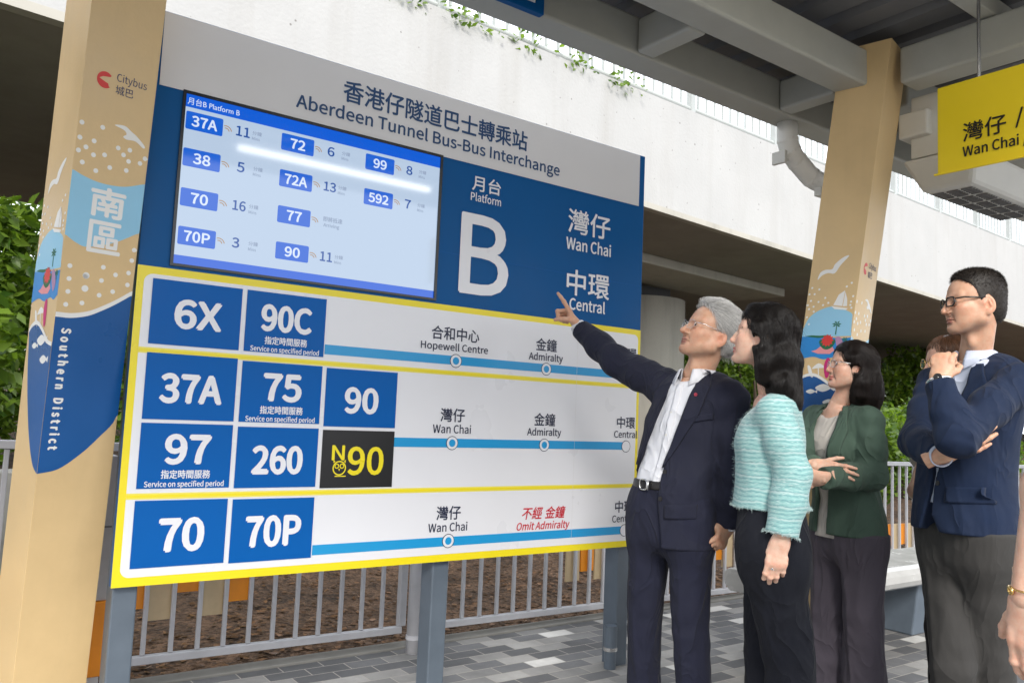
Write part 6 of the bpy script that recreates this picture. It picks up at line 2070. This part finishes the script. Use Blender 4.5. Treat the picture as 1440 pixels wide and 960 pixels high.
# ================= woman in the green blazer with folded arms
def woman_green():
    h = Head(at(1197, 516, 3.43), 143, 9, roll=0, size=.86, female=True, nose=.95, jaw=.93)
    sh = at(1183, 585, 3.47)
    hip = at(1192, 750, 3.45)
    tr = Trunk(hip, 166, sh, 168, H=1.58)
    z0 = tr.top
    arms = [[tr.p(.142, 0, z0-.012), at(1118, 668, 3.45), at(1146, 655, 3.25)],
            [tr.p(-.142, 0, z0-.015), at(1226, 668, 3.30), at(1158, 672, 3.18)]]
    anR, anL = at(1160, 1005, 3.51), at(1215, 1010, 3.39)
    anR[2] = anL[2] = .085
    legs = [[tr.p(.080, 0, .82), None, anR], [tr.p(-.084, 0, .82), None, anL]]
    for l in legs: l[1] = l[0]*.47+l[2]*.53
    neck = neckpt(tr, .006, .045)
    hands = [dict(wrist=arms[0][2]+A(0, 0, .004), tip_dir=at(1197, 668, 3.17)-arms[0][2], dorsal=-A(*Fw)+A(0, 0, .35), right=True, curl=((8, 14, 8), (10, 16, 10), (12, 18, 10), (14, 20, 12)), thumb=(.1, .2), size=.88, slim=.90, spread=.10),
             dict(wrist=arms[1][2], tip_dir=at(1110, 680, 3.25)-arms[1][2], dorsal=-A(*Fw)+A(0, 0, -.3), right=False, curl=((30, 30, 10),)*4, size=.9)]
    core = limb_core(tr, arms, legs, neck, H=1.58/1.72)
    p = figure(h, neck, hands, SKIN['light'], LIP['f'], core, 'woman in dark green blazer with folded arms and glasses', neck_r=.047)
    trousers(tr, legs, M['purple_leg'], p, .96, r_hip=.088, r_knee=.080, r_ank=.084, wz=(.136, .100), hz_=(.150, .112), seed=7.3, crease=.0045, tuck=.815)
    shoes(legs, tr, M['leather'], p)
    zs = np.array([.78, .88, .97, 1.06, 1.17, 1.25, 1.31]); zs = zs+(z0-1.31)*np.linspace(0, 1, 7)
    ws = [0.172, 0.160, 0.143, 0.140, 0.149, 0.147, 0.116]; ds = [0.130, 0.126, 0.115, 0.113, 0.125, 0.102, 0.079]; ys = [0, 0, .002, .006, .012, .004, -.004]
    hem = .805
    op = ([.7, .85, .95, 1.10, 1.25, 1.35, 1.5], [.060, .055, .050, .060, .072, .056, .055], [-.010, -.014, -.020, -.036, -.064, -.056, -.055])
    jk, jf, bf = jacket(tr, arms, M['green'], p, hem, zs, ws, ds, ys, op, seed=8.1, sl=(.060, .053, .042), sh_r=(.046, .056), name='blazer', fold=.9, neck_hole=.060, loose=(0, 1), ntop=.034)
    lapel(bf, tr, -1, [(.050, z0+.02), (.066, z0-.05), (.046, z0-.17), (.024, z0-.30)], [(.085, z0+.025), (.116, z0-.06), (.092, z0-.18), (.030, z0-.30)], M['green'], p)
    lapel(bf, tr, 1, [(.050, z0+.02), (.074, z0-.05), (.068, z0-.17), (.058, z0-.30)], [(.085, z0+.025), (.120, z0-.06), (.110, z0-.18), (.064, z0-.30)], M['green'], p)
    collar(tr, tr.p(0, -.004, z0+.030), A(0, 0, 1)-tr.sf*.22, tr.sf, .066, M['green'], p, hgt=.010, leaf=.032, point=.0, gap=.12, thick=.003, name='blazer_collar', flare=1.3)
    shirt(tr, M['top_c'], p, zs, ws, ds, ys, z0=.79, seed=9.2, shrink=.013, name='cream_top', neck_hole=.056, stop=.03, stilt=.5)
    down = A(0, 0, -1)@h.Rm
    back = unit(A(0, -1, 0)-down*(A(0, -1, 0)@down))
    b0 = A(0, -.045, .010)
    def G(P):
        X = P.copy(); X[:, 0] = np.abs(X[:, 0])
        d = ell(P, (0, -.018, .044), (.090, .106, .089))
        d = smin(d, ell(P, (0, .020, .085), (.060, .050, .034)), .03)
        q = [b0, b0+down*.08+back*.014, b0+down*.15+back*.020, b0+down*.20+back*.024]
        d = smin(d, chain(P, q, [(.090, .068), (.098, .072), (.098, .068), (.080, .046)], side=(1, 0, 0), k=.03), .03)
        s_ = [A(.072, .014, .036), A(.079, -.010, -.030), A(.082, -.022, -.03)+down*.05, A(.080, -.018, -.03)+down*.105]
        d = smin(d, chain(X, s_, [.022, .019, .026, .026], k=.02), .025)
        d = d-.003*wob(P, 42, 3.7, (1, 1, .4))-.002*wob(P, 95, .7, (1, 1, .3))
        d = smax(d, -face_cut(P, .126, -.050, .080, .084, .122), .008)
        return smax(d, -ell(X, (.094, .010, -.018), (.030, .026, .024)), .006)
    fl_ = lambda q: down[None]*np.clip(.35+(.06-q[:, 2])*7, .15, 1.5)[:, None]+A(0, -.35, 0)[None]*np.clip((q[:, 2]-.02)*14, 0, 1)[:, None]+np.stack([np.sign(q[:, 0])*.5*(q[:, 2] > .07), 0*q[:, 0], 0*q[:, 0]], 1)
    hair(h, p, G, M['hair_soft'], fl_, 10000, 11, .010, (-.001, .003), .0004, wild=420, wave=.06, box=((-.17, -.22, -.32), (.17, .14, .16)))
    eyes(h, p, (-.1, .1)); brows(h, p, M['brow'])
    spectacles(h, p, M['silver'], w=.044, ht=.034, rim=.0013)
    return p

# ================= man in the navy blazer, hand at his chin
def man_chin():
    h = Head(at(1370, 426, 2.84), 139, 0, roll=-2, size=.94, nose=1.05, jaw=.97)
    sh = at(1371, 522, 2.88)
    hip = at(1355, 745, 2.86)
    tr = Trunk(hip, 158, sh, 162, H=1.82)
    z0 = tr.top
    arms = [[tr.p(.176, .0, z0-.040), at(1290, 620, 2.86), at(1322, 640, 2.62)],
            [tr.p(-.176, .0, z0-.040), at(1345, 616, 2.53), at(1321, 538, 2.62)]]
    anR, anL = at(1330, 1130, 2.88), at(1405, 1140, 2.90)
    anR[2] = anL[2] = .085
    kR, kL = at(1340, 935, 2.83), at(1395, 930, 2.85)
    legs = [[tr.p(.084, 0, .92), kR, anR], [tr.p(-.088, 0, .92), kL, anL]]
    neck = neckpt(tr, .005, .05)
    hands = [dict(wrist=arms[0][2], tip_dir=at(1382, 616, 2.56)-arms[0][2], dorsal=-A(*Fw)+A(0, 0, -.15), right=True, curl=((6, 10, 6),)*4, thumb=(.3, .3), size=.98),
             dict(wrist=arms[1][2]+A(0, 0, .008), tip_dir=at(1330, 478, 2.66)-arms[1][2], dorsal=-A(*Fw)-A(*R2)*.75, right=False, curl=((50, 75, 40), (58, 82, 45), (64, 84, 45), (68, 84, 45)), thumb=(.45, .75), size=.91)]
    core = limb_core(tr, arms, legs, neck)
    p = figure(h, neck, hands, SKIN['tan'], LIP['m'], core, 'man in navy blazer and black glasses holding his chin', neck_r=.052, beard=.8)
    trousers(tr, legs, M['grey_leg'], p, 1.03, r_hip=.088, r_knee=.072, r_ank=.066, wz=(.150, .110), hz_=(.158, .116), seed=11.1, drape=.9, tuck=.915)
    shoes(legs, tr, M['leather'], p)
    zs = np.array([.80, .94, 1.06, 1.16, 1.28, 1.39, 1.45]); zs = zs+(z0-1.45)*np.linspace(0, 1, 7)
    ws = [.180, .175, .163, .159, .170, .170, .135]; ds = [.152, .146, .130, .124, .130, .110, .085]; ys = [-.004, 0, .002, .004, .006, 0, 0]
    op = ([.70, .90, .96, 1.04, 1.10, 1.25, 1.40, 1.50, 1.6], [.06, .045, .022, .010, .008, .040, .060, .050, .055], [-.055, -.050, -.016, -.006, -.010, -.040, -.060, -.050, -.055])
    jk, jf, bf = jacket(tr, arms, M['suit4'], p, .905, zs, ws, ds, ys, op, seed=12.4, sl=(.062, .052, .041), sh_r=(.050, .060), fold=.95, name='blazer', loose=(0, 1))
    lapel(bf, tr, -1, [(.050, z0+.02), (.066, z0-.05), (.046, z0-.17), (.016, z0-.33)], [(.088, z0+.02), (.132, z0-.06), (.102, z0-.18), (.022, z0-.33)], M['suit4'], p)
    lapel(bf, tr, 1, [(.050, z0+.02), (.066, z0-.05), (.046, z0-.17), (.016, z0-.33)], [(.088, z0+.02), (.132, z0-.06), (.102, z0-.18), (.022, z0-.33)], M['suit4'], p)
    collar(tr, tr.p(0, -.006, z0+.026), A(0, 0, 1)-tr.sf*.24, tr.sf, .072, M['suit4'], p, hgt=.014, leaf=.036, point=.0, gap=.12, thick=.003, name='blazer_collar', flare=1.3)
    pz = 1.06
    patch(bf, tr, [(-.060, pz), (-.062, pz-.052)], [(-.172, pz+.010), (-.172, pz-.044)], 12, 8, .0035, .004, M['suit4'], 'pocket_flap', p)
    for zz in (1.16, 1.07):
        c = tr.p(-.022, .25, zz)
        while bf(c[None])[0] > .003: c = c-tr.f*.002
        MB().tube([c, c-tr.f*.003], .0085, 14).obj('button', M['leather'], p)
    sh_o, sf = shirt(tr, M['shirt_b'], p, zs, ws, ds, ys, z0=1.0, seed=13.2, sh_w=.055, stop=.06, neck_hole=.048, tilt=.10, cuffs=[(arms[0][2], arms[0][1], .036, .018), (arms[1][2], arms[1][1], .036, .008)])
    collar(tr, tr.p(0, .004, z0+.032), A(0, 0, 1)-tr.sf*.22, tr.sf, .062, M['shirt_b'], p, hgt=.038, leaf=.050, point=.030, gap=.045)
    c = tr.p(-.100, .25, z0-.085)
    while bf(c[None])[0] > .009: c = c-tr.f*.002
    MB().tube([c, c-tr.f*.003], .0068, 16).obj('lapel_pin', M['pin'], p)
    # wrist watch
    w_, e_ = arms[1][2], arms[1][1]
    ax = unit(w_-e_)
    g = MB()
    wc = w_+ax*.006
    e1 = unit(-A(*Fw)-A(*R2)*.5-ax*((-A(*Fw)-A(*R2)*.5)@ax)); e2 = np.cross(ax, e1)
    ring_ = [wc+e1*.031*math.cos(a)+e2*.034*math.sin(a) for a in np.linspace(0, 2*math.pi, 26)]
    g.tube(ring_, .0055, 8, caps=False)
    wt = g.obj('watch', M['silver'], p, smooth=True)
    MB().tube([wc+e1*.029, wc+e1*.036], .013, 20).obj('dial', M['black'], wt)
    # hair: short back and sides
    def G(P):
        X = P.copy(); X[:, 0] = np.abs(X[:, 0])
        d = h.skull(P)-.0035-.0095*np.clip((P[:, 2]-.055)/.05, 0, 1)
        d = smin(d, ell(P, (0, -.062, -.030), (.056, .043, .052)), .03)
        d = smax(d, hairline(P, [-.10, -.05, -.035, -.02, 0, .02, .04, .06, .075, .09, .12], [-.04, -.02, .002, .008, .014, .022, .030, .044, .060, .076, .10]), .004)
        d = smax(d, -ell(X, (.088, -.012, -.030), (.030, .026, .036)), .005)
        return np.maximum(d, -.085-P[:, 2]-P[:, 1]*.15)
    def Gs(P): return G(P)+.0015
    V, F = nets(Gs, (-.13, -.15, -.12), (.13, .13, .16), .004)
    hm = mesh_obj('hair', h.W(V), F, M['hair_short'], p)
    r_ = np.random.default_rng(3)
    N = 14000
    q0 = surf_pts(V, V[:, 2] > -.09, N)
    n_ = grad(G, q0)
    sidey = np.clip((.085-q0[:, 2])/.05, 0, 1)[:, None]
    fl_ = A(0, .10, .0)[None]*(1-sidey)+A(0, -.5, -.8)[None]*sidey+r_.normal(0, .2, (N, 3))
    fl_[:, 0] -= .5*(1-sidey[:, 0])
    d_ = n_*(.55*(1-sidey)+.22*sidey)+fl_*.8
    d_ /= np.linalg.norm(d_, axis=1)[:, None]
    l_ = (.011*(1-sidey)+.0045*sidey)*r_.uniform(.6, 1.2, (N, 1))
    strands('hair_strands', np.stack([h.W(q0+d_*l_*k-n_*l_*.25*k*k) for k in (0, .33, .66, 1)], 1), .00038, M['hair_short'], hm)
    eyes(h, p, (-.05, .0)); brows(h, p, M['brow'])
    spectacles(h, p, M['frame_black'], w=.047, ht=.033, rim=.0026, z=-.003)
    return p

# ================= people partly hidden
def woman_behind():
    h = Head(at(1336, 512, 3.25), 150, 2, size=.95, female=True, nose=.95)
    sh = at(1352, 590, 3.30)
    hip = at(1352, 745, 3.30)
    tr = Trunk(hip, 150, sh, 150, H=1.58)
    z0 = tr.top
    arms = [[tr.p(.150, 0, z0-.012), at(1290, 690, 3.33), at(1312, 705, 3.22)], [tr.p(-.15, 0, z0-.012), tr.p(-.2, -.02, z0-.28), tr.p(-.16, .1, z0-.46)]]
    anR, anL = tr.p(.08, 0, .085), tr.p(-.08, 0, .085)
    legs = [[tr.p(.08, 0, .82), tr.p(.08, .01, .45), anR], [tr.p(-.08, 0, .82), tr.p(-.08, .01, .45), anL]]
    neck = neckpt(tr, .006, .045)
    hands = [dict(wrist=a[2], tip_dir=a[2]-a[1], dorsal=-A(*Fw), right=i == 0, curl=((20, 25, 12),)*4, size=.9, h=.003) for i, a in enumerate(arms)]
    core = limb_core(tr, arms, legs, neck, H=1.58/1.72, grow_=0)
    p = figure(h, neck, hands, SKIN['light'], LIP['f'], core, 'brown haired woman mostly hidden behind the man in navy blazer', neck_r=.047, cores_h=.008)
    trousers(tr, legs, M['black_leg'], p, .96, wz=(.15, .112), hz_=(.168, .13), seed=2.0, h=.009)
    shoes(legs, tr, M['leather'], p)
    zs = np.array([.84, .94, 1.02, 1.10, 1.20, 1.28, z0]); ws = [.16, .155, .146, .148, .156, .15, .12]; ds = [.13, .126, .12, .12, .13, .105, .08]
    up = [[a[0], a[0]*.45+a[1]*.55, a[0]*.4+a[1]*.6] for a in arms]
    up = [[a[0], a[0]*.6+a[1]*.4, a[0]*.35+a[1]*.65] for a in arms]
    jacket(tr, up, M['top_c'], p, .90, zs, ws, ds, None, None, sl=(.058, .054, .052), name='pale_blouse', fold=.5, h=.008)
    down = A(0, 0, -1)@h.Rm
    def G(P):
        X = P.copy(); X[:, 0] = np.abs(X[:, 0])
        d = ell(P, (0, -.018, .042), (.090, .106, .088))
        d = smin(d, chain(P, [A(0, -.045, .01), A(0, -.055, -.06), A(0, -.055, -.10)], [(.09, .07), (.092, .066), (.07, .04)], side=(1, 0, 0), k=.03), .03)
        d = smin(d, chain(X, [A(.072, .012, .03), A(.079, -.01, -.03), A(.076, -.012, -.075)], [.022, .022, .016], k=.02), .02)
        d = d-.003*wob(P, 42, 5.7, (1, 1, .5))
        return smax(d, -face_cut(P, .124, -.050, .080, .082, .122), .008)
    hair(h, p, G, M['hair_brown'], lambda q: np.tile(down*1.0+A(0, -.25, 0), (len(q), 1)), 4500, 8, .010, (-.001, .004), .0006, wild=150, wave=.1)
    eyes(h, p); brows(h, p, M['brow'])
    spectacles(h, p, M['gold'], w=.044, ht=.036, rim=.0013)
    return p

def bystander():
    """stands just right of the frame; only the left forearm and hand come into view"""
    sh = at(1660, 400, 1.50)
    hip = at(1660, 860, 1.52)
    tr = Trunk(hip, 62, sh, 62, H=1.60)
    z0 = tr.top
    h = Head(tr.p(0, .03, z0+.215), 75, 4, size=.95, female=True)
    arms = [[tr.p(.15, 0, z0-.012), tr.p(.19, -.02, z0-.28), tr.p(.17, .10, z0-.46)],
            [tr.p(-.15, 0, z0-.012), at(1490, 610, 1.46), at(1446, 838, 1.44)]]
    anR, anL = tr.p(.08, 0, .085), tr.p(-.08, 0, .085)
    legs = [[tr.p(.08, 0, .82), tr.p(.08, .01, .45), anR], [tr.p(-.08, 0, .82), tr.p(-.08, .01, .45), anL]]
    neck = neckpt(tr, .006, .045)
    base = SKIN['light']
    lw = arms[1][2]
    hands = [dict(wrist=arms[0][2], tip_dir=A(0, 0, -1), dorsal=tr.r, right=True, curl=((25, 30, 15),)*4, size=.9, h=.003),
             dict(wrist=lw, tip_dir=A(0, 0, -1)+A(*R2)*.02, dorsal=-A(*R2)*.9-A(*Fw)*.55, right=False, curl=((14, 24, 12), (16, 26, 14), (20, 28, 16), (24, 30, 16)), thumb=(.35, .2), size=.95, slim=.95)]
    core = limb_core(tr, arms, legs, neck, H=1.60/1.72)
    f0 = core['f']
    fa = [arms[1][0], arms[1][1], arms[1][2]]
    core['f'] = lambda P: smin(f0(P), chain(P, [fa[0], fa[1], fa[1]*.65+fa[2]*.35, fa[2]], [.045, .038, .040, .0265], k=.02), .01)
    p = figure(h, neck, hands, base, LIP['f'], core, 'person at the right edge with bare forearm and gold bracelet', neck_r=.047, cores_h=.005)
    trousers(tr, legs, M['black_leg'], p, .96, wz=(.15, .112), hz_=(.168, .13), seed=2.6, h=.009)
    shoes(legs, tr, M['leather'], p)
    zs = np.array([.84, .94, 1.02, 1.10, 1.20, 1.28, z0]); ws = [.16, .155, .146, .148, .156, .15, .12]; ds = [.13, .126, .12, .12, .13, .105, .08]
    up = [[a[0], a[0]*.6+a[1]*.4, a[0]*.35+a[1]*.65] for a in arms]
    jacket(tr, up, M['black_leg'], p, .90, zs, ws, ds, None, None, sl=(.058, .054, .052), name='dark_top', fold=.5, h=.008)
    down = A(0, 0, -1)@h.Rm
    def G(P):
        X = P.copy(); X[:, 0] = np.abs(X[:, 0])
        d = ell(P, (0, -.018, .042), (.090, .106, .088))
        d = smin(d, chain(P, [A(0, -.045, .01), A(0, -.055, -.06), A(0, -.055, -.10)], [(.09, .07), (.092, .066), (.07, .04)], side=(1, 0, 0), k=.03), .03)
        return smax(d, -face_cut(P, .124, -.050, .080, .082, .122), .008)
    hair(h, p, G, M['hair_black'], lambda q: np.tile(down*1.0+A(0, -.25, 0), (len(q), 1)), 2500, 8, .010, (-.001, .004), .0007, wave=.1)
    eyes(h, p); brows(h, p, M['brow'])
    bc = lw+unit(arms[1][1]-lw)*.010
    g = MB()
    ax = unit(lw-arms[1][1]); e1 = unit(np.cross(ax, A(0, 0, 1)+A(*R2)*.3)); e2 = np.cross(ax, e1)
    g.tube([bc+e1*.0325*math.cos(a)+e2*.0325*math.sin(a)+ax*.004*math.sin(a) for a in np.linspace(0, 2*math.pi, 30)], .0018, 8, caps=False)
    bo = g.obj('bracelet', M['gold'], p, smooth=True)
    k_ = bc-A(*R2)*.033
    mb = MB()
    torus_mb(mb, k_, tuple(A(*R2)), .005, .003, 14, 8)
    mb.obj('bead', M['gold'], bo, smooth=True)
    return p

man_pointing()
woman_tweed()
woman_green()
man_chin()
woman_behind()
bystander()
